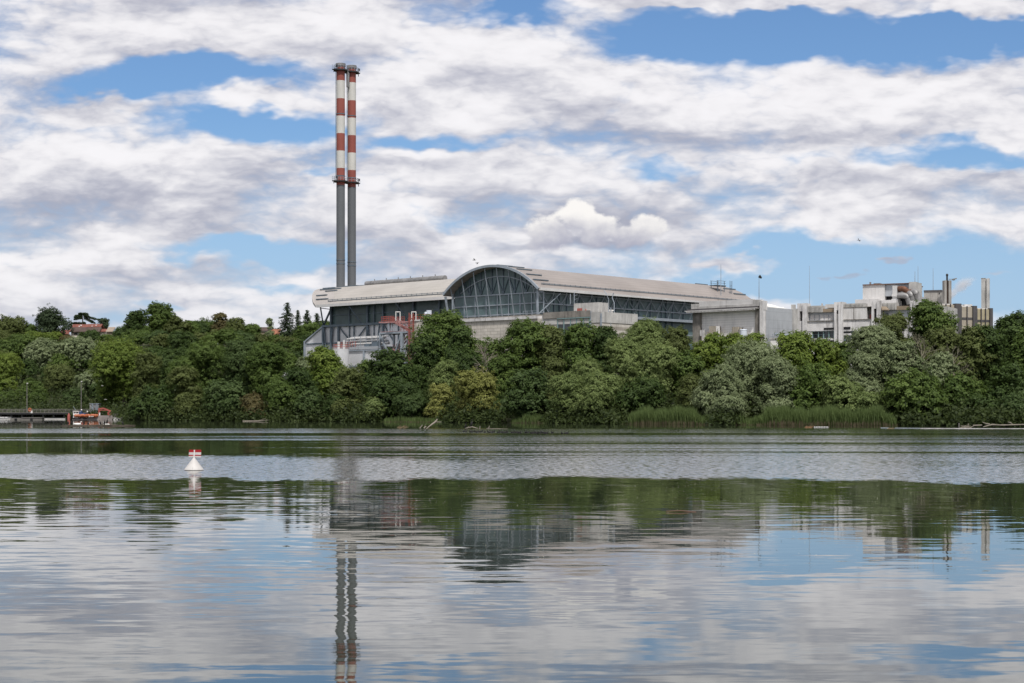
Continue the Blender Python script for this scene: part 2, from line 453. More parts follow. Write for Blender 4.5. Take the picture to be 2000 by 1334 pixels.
GX_, GY_ = np.meshgrid(gx, gy); GZ_ = ground(GX_, GY_)
nx, ny = len(gx), len(gy)
ii = np.arange((ny-1)*(nx-1)); r_, c_ = ii//(nx-1), ii % (nx-1)
gq = np.stack([r_*nx+c_, r_*nx+c_+1, (r_+1)*nx+c_+1, (r_+1)*nx+c_], 1)
structure(npmesh('ground', np.stack([GX_.ravel(), GY_.ravel(), GZ_.ravel()], 1), gq, M_soil, smooth=True))

m = newmat('river_water'); p = wpos(); x_, y_, z_ = split(p)
# wind-ruffled patches: bands of water across the river, ragged at the edges
e1 = noise(vec(x_*.03, y_*.012), 1., 3, .6, dim='2D')-.5
e2 = noise(vec(x_*.012, y_*.16), 1., 3, .6, dim='2D')
e3 = noise(vec(x_*.22, y_*.03), 1., 4, .65, dim='2D')-.5
yy = y_ + e1*16. + e3*11. + x_*.13
nearband = smooth(yy, 66., 71.)*smooth(yy, 104., 86.)
right = smooth(x_ + y_*.09 + (e2-.5)*26., -8., 14.)
midband = smooth(yy, 84., 92.)*smooth(y_, 186., 168.)*right
farband = smooth(y_+e1*12., 143., 152.)*smooth(y_+e1*12., 178., 166.)
topband = smooth(y_+e1*10., 182., 192.)*smooth(y_+e1*7., 236., 222.)
rag = smooth(e2, .30, .52)
mask = S.m('MAXIMUM', S.m('MAXIMUM', nearband*smooth(e2, .12, .4), midband*(.35+.65*smooth(e2, .36, .55))), S.m('MAXIMUM', farband*rag, topband*smooth(e2, .25, .45)))
n1r, n1g, n1b = split(noise(vec(x_*.45, y_*1.75), 1., 3, .55, color=True, dim='2D'))      # slow swell
n2r, n2g, n2b = split(noise(vec(x_*1.5, y_*5.), 1., 3, .6, color=True, dim='2D'))        # fine wavelets
n3r, n3g, n3b = split(noise(vec(x_*2.6, y_*5.), 1., 2, .6, color=True, dim='2D'))         # wind ripple
calm = .5 + .9*smooth(noise(vec(x_*.05, y_*.09), 1., 2, .5, dim='2D'), .35, .7)
sx = (n1r-.5)*calm*.020 + (n2r-.5)*calm*.010 + (n3r-.5)*mask*.16
sy = (n1g-.5)*calm*.040 + (n2g-.5)*calm*.016 + (n3g-.5)*mask*.26 - mask*.042
nm = S.nt.nodes.new('ShaderNodeVectorMath'); nm.operation = 'NORMALIZE'; S.nt.links.new(vec(sx, sy, 1.).o, nm.inputs[0])
finish(bsdf((.026, .032, .020), .025, 0., .5, S(nm.outputs[0]), 1.52))
mb = MB(); mb.add([(-4500, -500, 0), (4500, -500, 0), (4500, 520, 0), (-4500, 520, 0)], [(0, 1, 2, 3)])
structure(mb.build('water', m))

# ================================================================== the plant
a_, b_ = (.674, .738), (-.738, .674)
# ---------------- great arched hall
HF = Fr((6.75, 400), b_, a_)            # t along the gable (leftwards), d along the hall
WID, LEN, EAVE, RISE = 32.7, 95., 32., 6.5
def arc(v, wid=WID, rise=RISE):
    R = (wid*wid/4+rise*rise)/(2*rise); x = v-wid/2
    return EAVE + math.sqrt(max(R*R-x*x, 0)) - (R-rise)
hall = thing('arched_hall', 'large hall with a curved beige roof and a teal glazed arched gable', 'factory hall', (*HF.at(WID/2, LEN/2, 0).xy, 8))
NS = 28
mb = MB()
vs = [i/NS*WID for i in range(NS+1)]
def roofshell(mb, fr, prof, thick, d0f, d1f, mi=0, nd=12):
    """prof: list of (t, z); runs from d0f(i) to d1f(i)"""
    n = len(prof); top = []; bot = []
    for j in range(nd+1):
        for i, (t, z) in enumerate(prof):
            d = d0f(i)+(d1f(i)-d0f(i))*j/nd
            top.append(fr.at(t, d, z)); bot.append(fr.at(t, d, z-thick))
    N = len(top); fs = []
    for j in range(nd):
        for i in range(n-1):
            fs.append((j*n+i, j*n+i+1, (j+1)*n+i+1, (j+1)*n+i))
            fs.append((N+(j+1)*n+i, N+(j+1)*n+i+1, N+j*n+i+1, N+j*n+i))
    for j in (0, nd):
        for i in range(n-1): fs.append((j*n+i, j*n+i+1, N+j*n+i+1, N+j*n+i))
    for i in (0, n-1):
        for j in range(nd): fs.append((j*n+i, (j+1)*n+i, N+(j+1)*n+i, N+j*n+i))
    mb.add(top+bot, fs, mi)
prof = [(v, arc(v)) for v in vs]
roofshell(mb, HF, prof, .45, lambda i: -.4, lambda i: LEN)
rf = mb.build('roof', M_roof_brown, hall)
mb = MB()                                 # pale edge trim round the gable
for i in range(NS):
    HF.beam(mb, (vs[i], -.5, arc(vs[i])-.15), (vs[i+1], -.5, arc(vs[i+1])-.15), .35, .6)
mb.build('gable_trim', M_steel, hall)
mb = MB(); HF.beam(mb, (-.25, -.3, 31.85), (-.25, 28, 31.85), .6, .7); HF.beam(mb, (-.2, 28.2, 31.8), (-.2, LEN, 31.8), .4, .5)
mb.build('gutter', M_gutter, hall)
mb = MB()
for k in range(46): HF.beam(mb, (1.2, 3+k*2., arc(1.2)+.1), (1.2, 3+k*2., arc(1.2)+.55), .1)
HF.beam(mb, (1.2, 2, arc(1.2)+.38), (1.2, LEN-1, arc(1.2)+.38), .12, .12); HF.beam(mb, (1.2, 2, arc(1.2)+.18), (1.2, LEN-1, arc(1.2)+.18), .12, .12)
mb.build('snow_guard', M_steel_dark, rf)
mb = MB()
for v_, d in ((14.5, .3), (11.5, 1.5), (8.6, 1.2), (5.2, 1.0), (2.8, .8)): HF.beam(mb, (v_, d, arc(v_)+.12), (v_, d+5.5, arc(v_)+.12), .5, .25)
for v_, d in ((15, LEN-10), (11.5, LEN-6), (8, LEN-6), (4.5, LEN-6)): HF.beam(mb, (v_, d, arc(v_)+.12), (v_, d+5.7, arc(v_)+.12), .5, .3)
mb.build('roof_slat', M_steel_dark, rf)
# gable wall: teal panels, uprights, rails, leaning struts
mb = MB(); gw = 2.6
def gpoly(mb, d, z0, mi=0):
    pts = [HF.at(v, d, z0) for v in (vs[1], vs[-2])]
    loop = [HF.at(vs[1], d, z0)] + [HF.at(v, d, arc(v)-.5) for v in vs[1:-1]] + [HF.at(vs[-2], d, z0)]
    mb.add(loop, [tuple(range(len(loop)))], mi)
gpoly(mb, gw, 12)
mb.build('gable_wall', M_teal, hall)
mb = MB()
for i in range(9):
    v = .9 + i*(WID-1.8)/8
    HF.beam(mb, (v, gw-.12, 14), (v, gw-.12, min(31.4, arc(v)-.5)), .22, .2)
mb.build('mullion', M_steel, hall)
mb = MB()
for i in range(8):
    v = .9 + (i+.5)*(WID-1.8)/8
    HF.beam(mb, (v, gw-.12, 31.4), (v, gw-.12, arc(v)-.5), .26, .2)
    for dv in (-1.9, 1.9):
        HF.beam(mb, (v, gw-.14, 31.4), (v+dv, gw-.14, min(arc(v+dv)-.7, 35.5)), .2, .2)
mb.build('upper_bracing', M_steel_dark, hall)
mb = MB()
for z in (26.2, 28.7, 31.3):
    HF.beam(mb, (.8, gw-.2, z), (WID-.8, gw-.2, z), .16, .28)
for i in range(3, NS-3): HF.beam(mb, (vs[i], gw-.2, arc(vs[i])-2.6), (vs[i+1], gw-.2, arc(vs[i+1])-2.6), .14, .22)
mb.build('rail', M_steel, hall)
for i in range(8):
    v = 2.3 + i*(WID-4.6)/7
    mb = MB(); HF.beam(mb, (v, -.1, arc(v)-.5), (v, gw-.5, 25.6), .2, .2)
    mb.build('strut', M_steel, hall)
# right long wall
mb = MB(); HF.box(mb, 2.5, 2.9, gw+.05, LEN-2, 10, 32.6); mb.build('side_wall', M_teal, hall)
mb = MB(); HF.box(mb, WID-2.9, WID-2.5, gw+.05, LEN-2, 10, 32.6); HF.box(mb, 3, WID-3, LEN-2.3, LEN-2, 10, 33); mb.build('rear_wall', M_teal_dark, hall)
mb = MB()
for k in range(19):
    d = 3.2+k*4.9
    HF.beam(mb, (2.4, d, 14), (2.4, d, 32), .28, .25)
    if k % 3 == 1: HF.beam(mb, (2.3, d+2, 22), (2.3, d+2, 32), .25, .25)
mb.build('side_mullion', M_steel_dark, hall)
mb = MB()
for z in (28.6, 31.2): HF.beam(mb, (2.2, 3, z), (2.2, LEN-3, z), .22, .3)
HF.beam(mb, (1.7, 40, 26.4), (1.7, LEN-3, 26.4), 1., .7); HF.beam(mb, (2., 40, 22.6), (2., LEN-3, 22.6), .3, .3)
mb.build('side_rail', M_steel, hall)
mb = MB()
for k in range(18):
    d = 5.6+k*4.9
    HF.beam(mb, (.15, d, 31.5), (2.1, d, 26.6), .17, .17)
    HF.beam(mb, (2.2, d, 28.6), (2.2, d+2.45, 31.2), .14, .14); HF.beam(mb, (2.2, d, 28.6), (2.2, d-2.45, 31.2), .14, .14)
mb.build('side_bracing', M_steel, hall)
mb = MB()                                  # corner frame at the near right corner
HF.beam(mb, (1.2, .6, 25), (1.2, .6, 31.6), .4); HF.beam(mb, (1.2, .6, 25.6), (.2, 8, 31.2), .2); HF.beam(mb, (1.2, .6, 31.2), (2.2, 6, 26.), .3)
HF.beam(mb, (WID-1.2, .6, 25), (WID-.4, -.1, 31.4), .4); HF.beam(mb, (WID-2.4, .6, 25), (WID-.3, 5, 31.4), .35); HF.beam(mb, (WID-2.2, .8, 25), (WID-2.2, .8, 32), .35)
mb.build('corner_bracing', M_steel, hall)
mb = MB()                                  # maintenance platform with ladder on the roof
pz = arc(6.2)
for dd in (0, 5.5): 
    for t in (5.2, 7.4): HF.beam(mb, (t, 82+dd*.6, arc(t)), (t, 82+dd*.6, pz+2.6), .14)
HF.box(mb, 5., 7.6, 81.5, 86, pz+1.2, pz+1.4)
for z in (pz+2., pz+2.6):
    for t in (5.2, 7.4): HF.beam(mb, (t, 81.6, z), (t, 86, z), .1)
for dd in (87.3, 88.2): HF.beam(mb, (4.6, dd, arc(3.)-.4), (4.6, dd, pz+2.8), .12)
for k in range(9): HF.beam(mb, (4.6, 87.3, arc(3.)+k*.42), (4.6, 88.2, arc(3.)+k*.42), .08)
mb.build('roof_platform', M_steel_dark, hall)

# ---------------- lower hall to the left
LF = Fr((-16, 431), b_, a_)
lhall = thing('low_hall', 'low hall with a beige rounded roof and pale cladding left of the arched hall', 'factory hall', (*LF.at(28, 16, 0).xy, 8))
LD = 32.
def lz(s):                                  # s: depth across the roof
    R = (LD*LD/4+6.3*6.3)/(2*6.3); x = s-LD/2
    return 32.+math.sqrt(max(R*R-x*x, 0))-(R-6.3)
dd_ = [i/24*LD for i in range(25)]
def lend(s): return 53.8 + 13.2*math.sin(math.pi*min(max(s/LD, 0), 1))**.8
class Sw:                                    # swap axes so that the shell profile runs across the depth
    pass
LFs = Fr((-16, 431), a_, b_)
mb = MB()
roofshell(mb, LFs, [(s, lz(s)) for s in dd_], .5, lambda i: -4.6, lambda i: lend(dd_[i])-9., 0, 10)
lroof = mb.build('roof', M_roof, lhall)
mb = MB()
roofshell(mb, LFs, [(s, lz(s)-.03) for s in dd_], .5, lambda i: lend(dd_[i])-8.98, lambda i: lend(dd_[i]), 0, 4)
mb.build('roof_end', M_roof_cool, lhall)
mb = MB()
for i in range(13):
    LF.beam(mb, (lend(dd_[i])+.1, dd_[i], lz(dd_[i])-.3), (lend(dd_[i+1])+.1, dd_[i+1], lz(dd_[i+1])-.3), .55, .6)
mb.build('roof_end_trim', M_roof_cool, lhall)
mb = MB(); LF.beam(mb, (-4.6, -.2, 31.75), (53.6, -.2, 31.75), .7, .75); mb.build('gutter', M_gutter, lhall)
mb = MB()
for k in range(28): LF.beam(mb, (-4+k*2., 1., lz(1.)+.1), (-4+k*2., 1., lz(1.)+.7), .1)
LF.beam(mb, (-4.6, 1., lz(1.)+.2), (50, 1., lz(1.)+.2), .14); LF.beam(mb, (-4.6, 1., lz(1.)+.55), (50, 1., lz(1.)+.55), .14)
mb.build('snow_guard', M_steel_dark, lroof)
mb = MB()
for s, e, l in ((2.2, 1.2, 5), (4.2, 1.5, 4.5), (7, 5., 5), (9, 2., 9), (11.2, 2., 5), (14, 9, 6), (15.6, 2, 14)):
    LF.beam(mb, (lend(s)-e, s, lz(s)+.12), (lend(s)-e-l, s, lz(s)+.12), .5, .28)
mb.build('roof_slat', M_steel_dark, lhall)
mb = MB(); mb.tube([LF.at(20, 18, 39.0), LF.at(52.5, 18, 39.0)], .85, 10)
for k in range(6): LF.beam(mb, (24+k*5, 18, 37), (24+k*5, 18, 40.3), .18)
mb.build('ridge_duct', M_duct, lroof)
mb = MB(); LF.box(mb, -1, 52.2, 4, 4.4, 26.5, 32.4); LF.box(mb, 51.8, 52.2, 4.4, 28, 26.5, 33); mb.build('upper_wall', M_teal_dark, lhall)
mb = MB(); LF.box(mb, -1, 54.8, 3.9, 4.3, 7, 26); LF.box(mb, 54.4, 54.8, 4.3, 28, 7, 26); mb.build('lower_wall', M_clad, lhall)
mb = MB(); LF.box(mb, 0, 52, 27.6, 28, 7, 33); mb.build('rear_wall', M_clad, lhall)
mb = MB(); LF.beam(mb, (-1, 3.5, 26.2), (55.2, 3.5, 26.2), .8, .6)
LF.beam(mb, (-1, 3.8, 29.2), (52, 3.8, 29.2), .15, .22); LF.beam(mb, (28, 3.7, 21.3), (62.6, 3.7, 21.3), .3, .35)
mb.build('girder', M_steel_dark, lhall)
mb = MB()
for t in (48.5, 36.4, 30., 18, 8): LF.beam(mb, (t, 3.6, 8), (t, 3.6, 31.6 if t < 45 else 26), .55, .5)
for t in (44, 33.8, 24.): LF.beam(mb, (t, 3.7, 8), (t, 3.7, 31.6), .25, .25)
LF.beam(mb, (42, 3.6, 14), (42, 3.6, 26), .28, .25)
LF.beam(mb, (55, 3.5, 8), (55, 3.5, 26.4), .6, .6); LF.beam(mb, (51.6, 3.5, 8), (51.6, 3.5, 31.8), .6, .5)
mb.build('column', M_steel_dark, lhall)
mb = MB()
for t, t2 in ((48, 43.2), (36.8, 41.6), (29.5, 26.)): LF.beam(mb, (t, 3.55, 25.6), (t2, 3.55, 21.4), .3, .25)
for t, t2 in ((54.6, 52.6), (50.8, 52.4), (36., 33.6), (31.2, 33.4)): LF.beam(mb, (t, 3.4, 25.8), (t2, 3.4, 14.), .32, .3)
mb.build('bracing', M_steel_dark, lhall)
mb = MB()
LF.beam(mb, (52.4, .2, 31.5), (55, 3.6, 26.3), .34); LF.beam(mb, (51.6, 3.7, 31.4), (55, 3.6, 26.3), .42); LF.beam(mb, (51.8, 8, 31.4), (55, 10, 26.3), .4)
LF.beam(mb, (52.6, .4, 31.2), (51.6, 3.6, 30.9), .2)
for t in (40, 21): LF.beam(mb, (t+.4, .2, 31.3), (t-1.4, 3.4, 26.4), .28)
mb.build('eave_strut', M_steel_dark, lhall)
mb = MB()                                    # sloping shoulder wing at the far left
q0 = [LF.at(t, d, z) for d in (3.8, 16) for t, z in ((55.3, 6), (63.2, 6), (63.2, 21.8), (55.3, 25.9))]
mb.hexa(q0); mb.build('shoulder_wing', M_clad, lhall)
mb = MB(); LF.beam(mb, (63.25, 3.6, 6), (63.25, 3.6, 22.2), .5, .4); LF.beam(mb, (63.2, 3.6, 22), (55.4, 3.6, 26.1), .3, .4); mb.build('wing_trim', M_steel, lhall)

# ---------------- twin chimneys
def chimney(px, Y, top, label, extra=False):
    x = X(px, Y); R = 1.27
    zt = lambda py: H+(HY-py)/F*Y
    c = thing('chimney', label, 'chimney', (x, Y, 8.4), 'twin striped chimneys')
    edges = [820-15, 362+top, 329+top, 295+top, 261+top, 227+top, 193+top, 158+top, 129+top]
    mb = MB()
    for i in range(8):
        mi = 0 if i == 0 else (1 if i % 2 == 1 else 2)
        mb.tube([(x, Y, 5. if i == 0 else zt(edges[i])), (x, Y, zt(edges[i+1]))], R, 32, mi, cap=False)
    mb.build('shaft', [M_chim_grey, M_chim_red, M_chim_white], c)
    mb = MB(); mb.tube([(x, Y, zt(130+top)), (x, Y, zt(124.5+top))], R+.22, 28, 0); mb.build('rim', M_duct, c)
    mb = MB()
    for py in (223, 344, 508, 515):
        mb.tube([(x, Y, zt(py+top)-.12), (x, Y, zt(py+top)+.12)], R+.09, 28, 0)
    mb.build('flange_ring', M_steel_dark, c)
    mb = MB()
    for k in range(90):
        z = zt(345)+k*.36
        mb.beam((x-R-.04, Y-.6, z), (x-R-.16, Y-.75, z), .06)
    for e_ in ((-.04, -.6), (-.16, -.75)): mb.beam((x-R+e_[0], Y+e_[1], zt(345)), (x-R+e_[0], Y+e_[1], zt(345)+32.4), .05)
    mb.build('ladder', M_steel_dark, c)
    if extra:
        mb = MB(); mb.tube([(x-1.0, Y-1.5, zt(172)), (x-1.0, Y-1.5, zt(139))], .48, 14); mb.build('vent_pipe', M_duct, c)
    return x, Y
c1 = chimney(665.3, 490, 0, 'left striped chimney, its top slightly higher in view')
c2 = chimney(687, 493, 4, 'right striped chimney, with a grey pipe below its top', True)
for py, lab in ((136.5, 'dark railed platform round the tops of the chimneys'), (353.5, 'dark railed platform halfway up the chimneys')):
    z = H+(HY-py)/F*490
    pf = thing('chimney_platform', lab, 'platform', ((c1[0]+c2[0])/2, 490, z), 'platforms on the twin chimneys')
    fr = Fr((c1[0], c1[1]), (c2[0]-c1[0], c2[1]-c1[1]), (-(c2[1]-c1[1]), c2[0]-c1[0]))
    L = math.hypot(c2[0]-c1[0], c2[1]-c1[1])
    mb = MB()
    for cx in (0, L):
        for k in range(16):
            a0, a1 = 2*math.pi*k/16, 2*math.pi*(k+1)/16
            pts = []
            for zz in (z-.35, z):
                for rr, aa in ((1.3, a0), (2.15, a0), (2.15, a1), (1.3, a1)):
                    pts.append(fr.at(cx+rr*math.cos(aa), rr*math.sin(aa), zz))
            mb.hexa(pts)
    fr.box(mb, -2.7, -1.2, -.7, .7, z-.3, z-.02); fr.box(mb, L+1.2, L+2.7, -.7, .7, z-.3, z-.02)
    for t in (-2.6, L+2.6): fr.beam(mb, (t, 0, z-.2), (t, 0, z-1.), .14)
    mb.build('deck', M_black, pf)
    mb = MB()
    for cx, lo, hi in ((0, .4, 2*math.pi-.4), (L, math.pi+.4, 3*math.pi-.4)):
        n = 12; prev = None
        for k in range(n+1):
            aa = lo+(hi-lo)*k/n
            pt = (cx+2.05*math.cos(aa), 2.05*math.sin(aa))
            fr.beam(mb, (*pt, z), (*pt, z+1.15), .07)
            if prev:
                for zz in (z+.6, z+1.12): fr.beam(mb, (*prev, zz), (*pt, zz), .06)
            prev = pt
    for t0, t1 in ((-2.65, -1.6), (L+1.6, L+2.65)):
        for zz in (z+.6, z+1.25):
            for dd in (-.65, .65): fr.beam(mb, (t0, dd, zz), (t1, dd, zz), .06)
        for dd in (-.65, .65):
            for t in (t0, t1): fr.beam(mb, (t, dd, z), (t, dd, z+1.3), .08)
    mb.build('railing', M_steel, pf)
    for t in (-2.1, L+2.1):
        mb = MB(); fr.box(mb, t-.22, t+.22, -.95, -.68, z+.55, z+1.2); fr.beam(mb, (t, -.75, z), (t, -.75, z+.6), .12); mb.build('warning_lamp', M_black, pf)

# ---------------- concrete blocks in front of the gable
ff = thing('concrete_annex', 'long beige block wall with a flat ledge below the arched gable', 'factory building', (*HF.at(12, -1, 0).xy, 8))
mb = MB(); HF.box(mb, -4, 27.2, -3, 2.2, 6, 24.4); mb.build('wall', M_conc_block, ff)
mb = MB(); HF.box(mb, -2, 27.6, -3.4, 2.0, 24.42, 25.1); mb.build('parapet', M_white_conc, ff)
mb = MB(); HF.box(mb, -1.9, 26.6, -2.6, 2.0, 25.11, 25.45); mb.build('coping', M_conc_dark, ff)
mb = MB()
for z in (25.9, 26.5): HF.beam(mb, (1.5, -1, z), (-.5, -1, z), .08); HF.beam(mb, (4.5, -1, z), (1.5, -1, z), .08)
for t in (4.5, 3.2, 1.5, 0): HF.beam(mb, (t, -1, 25.4), (t, -1, 26.6), .09)
mb.build('guard_rail', M_steel, ff)

BF = Fr((20.8, 380), b_, a_)
cb = thing('concrete_block', 'weathered flat-roofed concrete block with a wide dark window under the hall roof', 'factory building', (*BF.at(9, 6, 0).xy, 7))
t0b, t1b = 0., BF.t(1060)
mb = MB(); BF.box(mb, t0b, t1b, 0, 13.2, 5, 22.6)
mb.build('wall', M_conc_block, cb)
mb = MB(); BF.box(mb, t0b-.12, t1b+.1, -.14, 13.35, 22.62, 25.1); mb.build('parapet', M_conc, cb)
mb = MB(); BF.pbox(mb, 1060.5, 1152, 608.2, 620.5, -.35, -.14); mb.build('stained_band', M_conc_dark, cb)
wn = MB(); BF.pbox(wn, 1089.5, 1151, 620.8, 652, -.10, -.02); win = wn.build('window', M_glass, cb)
mb = MB()
for px in (1089, 1101, 1114, 1126, 1139, 1151): BF.pbox(mb, px-.8, px+.8, 621, 652, -.22, -.11)
BF.pbox(mb, 1088, 1152, 620.2, 622, -.4, -.23); BF.pbox(mb, 1088, 1152, 650, 652, -.35, -.23)
mb.build('window_frame', M_mullion, win)
mb = MB(); BF.pbox(mb, 1152.5, 1154.5, 608, 660, -.16, -.02); BF.pbox(mb, 1172.3, 1174.5, 612, 660, -.4, -.16)
mb.build('drain_pipe', M_steel, cb)
mb = MB(); BF.box(mb, 3.5, 11, 3, 7, 25.12, 27.6); pb = mb.build('roof_box', M_conc, cb)
mb = MB(); BF.box(mb, 8.4, 9.9, 2.9, 2.98, 25.4, 26.4); mb.ell(BF.at(7.2, 2.97, 25.9), (.25, .06, .25)); mb.build('graffiti', M_red, pb)
mb = MB(); BF.box(mb, -.02, -.1, 3.2, 3.4, 6, 26.2); BF.box(mb, -.02, -.1, 12.2, 12.35, 6, 25.3); mb.build('conduit', M_steel, cb)
mb = MB()
mb.tube([BF.at(1.2, 4, 25), BF.at(1.2, 4, 28.2), BF.at(1.9, 4, 29.6), BF.at(2.6, 4, 30.4)], .09, 6); mb.tube([BF.at(.3, 5, 25), BF.at(.3, 5, 27.4), BF.at(.9, 5, 28.6), BF.at(.5, 5, 29.8)], .11, 6)
mb.build('vent_pipe', M_steel, cb)
mb = MB(); mb.tube([BF.at(5, 9, 25), BF.at(5, 9, 25.9)], .85, 14); mb.tube([BF.at(5, 9, 25.9), BF.at(5, 9, 26.1)], 1.1, 14); mb.build('roof_vent', M_white, cb)
for i, (px, py0) in enumerate(((1114, 572), (1121.5, 570))):
    z1 = BF.z(py0, 8, 4)
    ma = thing('antenna_mast', ('thin grey mast with short arms on the concrete block roof, the left of two', 'thin grey mast on the concrete block roof, the right of two')[i], 'antenna', BF.at(BF.t(px, 4), 4, 27.6 if i else 27.6))
    mb = MB(); base = BF.at(BF.t(px, 4), 4, 27.6); mb.beam(base, base+Vector((0, 0, z1-27.6)), .13)
    if i:
        for k in range(3): mb.beam(base+Vector((0, 0, 1+k*.9)), base+Vector((.8, 0, 1.3+k*.9)), .07)
    mb.build('mast', M_steel, ma)

# ---------------- white hall to the right
WF = Fr((63.3, 415), b_, a_)
wh = thing('white_hall', 'pale concrete hall with a ribbed canopy and a bright white sloping roof', 'factory building', (*WF.at(10, 7, 0).xy, 7))
T1 = 21.7
mb = MB(); WF.box(mb, 2.3, 19.3, .95, 2., 5, 29); WF.box(mb, 2.3, 19.3, 13, 13.6, 5, 29); mb.build('recessed_wall', M_white_panel, wh)
mb = MB(); WF.box(mb, 19.3, 21.6, 0, 13.6, 5, 28.6); mb.build('column', M_conc_dark, wh)
mb = MB(); WF.box(mb, 1.6, 2.35, .35, 6, 5, 28.6); WF.box(mb, .35, 1.6, .3, 2.2, 5, 29.2); mb.build('column', M_conc_dark, wh)
mb = MB(); WF.box(mb, .02, .34, -.5, .9, 4, 30.1); WF.box(mb, -.62, -.02, -.3, .9, 4, 27.6); WF.box(mb, -.7, -.02, -.3, 1.4, 27.6, 29.9); mb.build('corner_pier', M_white_conc, wh)
mb = MB(); WF.box(mb, .4, 21.9, -.25, .9, 28.62, 29.2); WF.box(mb, .4, 2.6, -.26, .9, 29.22, 30.25); WF.box(mb, 19.5, 21.9, -.26, .9, 29.22, 30.0); mb.build('fascia_beam', M_conc, wh)
mb = MB(); WF.box(mb, 2.65, 19.45, -.1, .9, 29.22, 30.5); mb.build('fascia_panel', M_pale_panel, wh)
mb = MB(); WF.box(mb, .9, 23.2, -1.3, .3, 28.0, 28.2)
for k in range(48): WF.box(mb, 1.3+k*.45, 1.5+k*.45, -1.3, -.35, 27.62, 27.99)
WF.box(mb, .9, 23.2, -1.72, -1.62, 27.5, 28.2, 1) if False else None
mb.build('canopy', M_pale_panel, wh)
mb = MB(); WF.box(mb, .9, 22.6, -1.0, -.3, 28.22, 28.6); mb.build('canopy_painted_shadow', M_rib, wh)  # solid dark strip standing in for the shade between canopy and fascia
mb = MB()
sl = [( .0, 28.65), (.8, 29.25), (1.8, 29.8), (3.0, 30.1), (10, 30.35), (19, 30.1), (21.6, 29.6)]
roofshell(mb, WF, sl, .25, lambda i: .92, lambda i: 14.5 if i > 0 else 14.2, 0, 8)
for i, q_ in enumerate(mb.v):                 # the roof runs down towards the back
    dd_q = (Vector(q_)-WF.o).dot(WF.ay)
    mb.v[i] = (q_[0], q_[1], 28.3+(q_[2]-28.3)*max(1-(max(dd_q, 0)/15.2)**1.6, 0))
mb.build('roof', M_white_roof, wh)
mb = MB(); WF.box(mb, -.02, .3, 1.5, 14.0, 4, 28.4); mb.build('side_wall', M_clad_grey, wh)
mb = MB(); mb.beam(WF.at(0, 14.6, 4), WF.at(0, 14.6, 29.6), .9, .9); mb.beam(WF.at(.2, 15.8, 4), WF.at(.2, 15.8, 28.6), 1.2, 1.2); mb.build('rear_pier', M_conc, wh)
mb = MB(); WF.pbox(mb, 1385, 1397.5, 637, 672, -1.4, 1.4); WF.pbox(mb, 1380, 1385, 648, 672, -1.2, 1.4); mb.build('vent_shaft', M_tan, wh)
mb = MB(); WF.pbox(mb, 1398.5, 1400.5, 637, 672, -1.4, -1); WF.pbox(mb, 1402, 1404, 637, 672, -1.4, -1); mb.build('drain_pipe', M_white, wh)
mb = MB(); WF.pbox(mb, 1429.5, 1441, 638.5, 672, -1.4, 1.4); WF.pbox(mb, 1424.5, 1429.5, 650.5, 656, -1.2, 1.4); WF.pbox(mb, 1467, 1482, 662, 676, -1.5, .2); mb.build('vent_shaft', M_tan, wh)
mb = MB(); WF.pbox(mb, 1367, 1370, 645, 656, -.7, -.1); WF.pbox(mb, 1371, 1374.5, 645, 660, -.6, -.05); mb.build('meter_box', M_white_conc, wh)
bl = thing('silver_tank', 'small white cylindrical tank against the ribbed-canopy hall', 'tank', (*WF.at(WF.t(1452, -2.2), -2.2, 0).xy, 18.5))
q1 = WF.at(WF.t(1452, -2.2), -2.2, 0)
mb = MB(); mb.tube([q1+Vector((0, 0, 17)), q1+Vector((0, 0, 22.5))], .95, 16); mb.tube([q1+Vector((0, 0, 22.5)), q1+Vector((0, 0, 22.75))], [1.02, .9], 16); mb.build('shell', M_tank, bl)
mb = MB(); mb.tube([q1+Vector((-1.3, -.3, 17)), q1+Vector((-1.3, -.3, 22.2)), q1+Vector((-.9, -.3, 23.4)), q1+Vector((-.3, 0, 23.2))], .16, 6); mb.tube([q1+Vector((-1.6, -.5, 21)), q1+Vector((-.6, -.9, 21))], .14, 6); mb.build('pipe', M_duct, bl)
lb = thing('low_white_box', 'low flat white building at the foot of the grey clad wall', 'building', (*WF.at(-5, 6, 0).xy, 7))
mb = MB(); WF.box(mb, -5.5, -1.6, 1.5, 17, 5, 20.2); mb.build('wall', M_white_panel, lb)
mb = MB(); WF.box(mb, -5.7, -1.2, 1.3, 17.2, 20.22, 20.5); mb.build('roof_edge', M_conc, lb)
mb = MB(); mb.tube([WF.at(-2.5, 2, 21.4), WF.at(-2.5, 17, 21.4)], .32, 8); mb.tube([WF.at(-3.2, 2, 21.1), WF.at(-3.2, 17, 21.1)], .2, 8)
for k in range(6): WF.beam(mb, (-2.8, 2.5+k*2.8, 20.5), (-2.8, 2.5+k*2.8, 22), .14)
mb.build('roof_pipe', M_steel, lb)
mb = MB()
for dd in (2.5, 3.2): WF.beam(mb, (-1.5, dd, 14), (-1.5, dd, 21.5), .1)
for k in range(14): WF.beam(mb, (-1.5, 2.5, 14.3+k*.5), (-1.5, 3.2, 14.3+k*.5), .06)
mb.build('ladder', M_steel, lb)

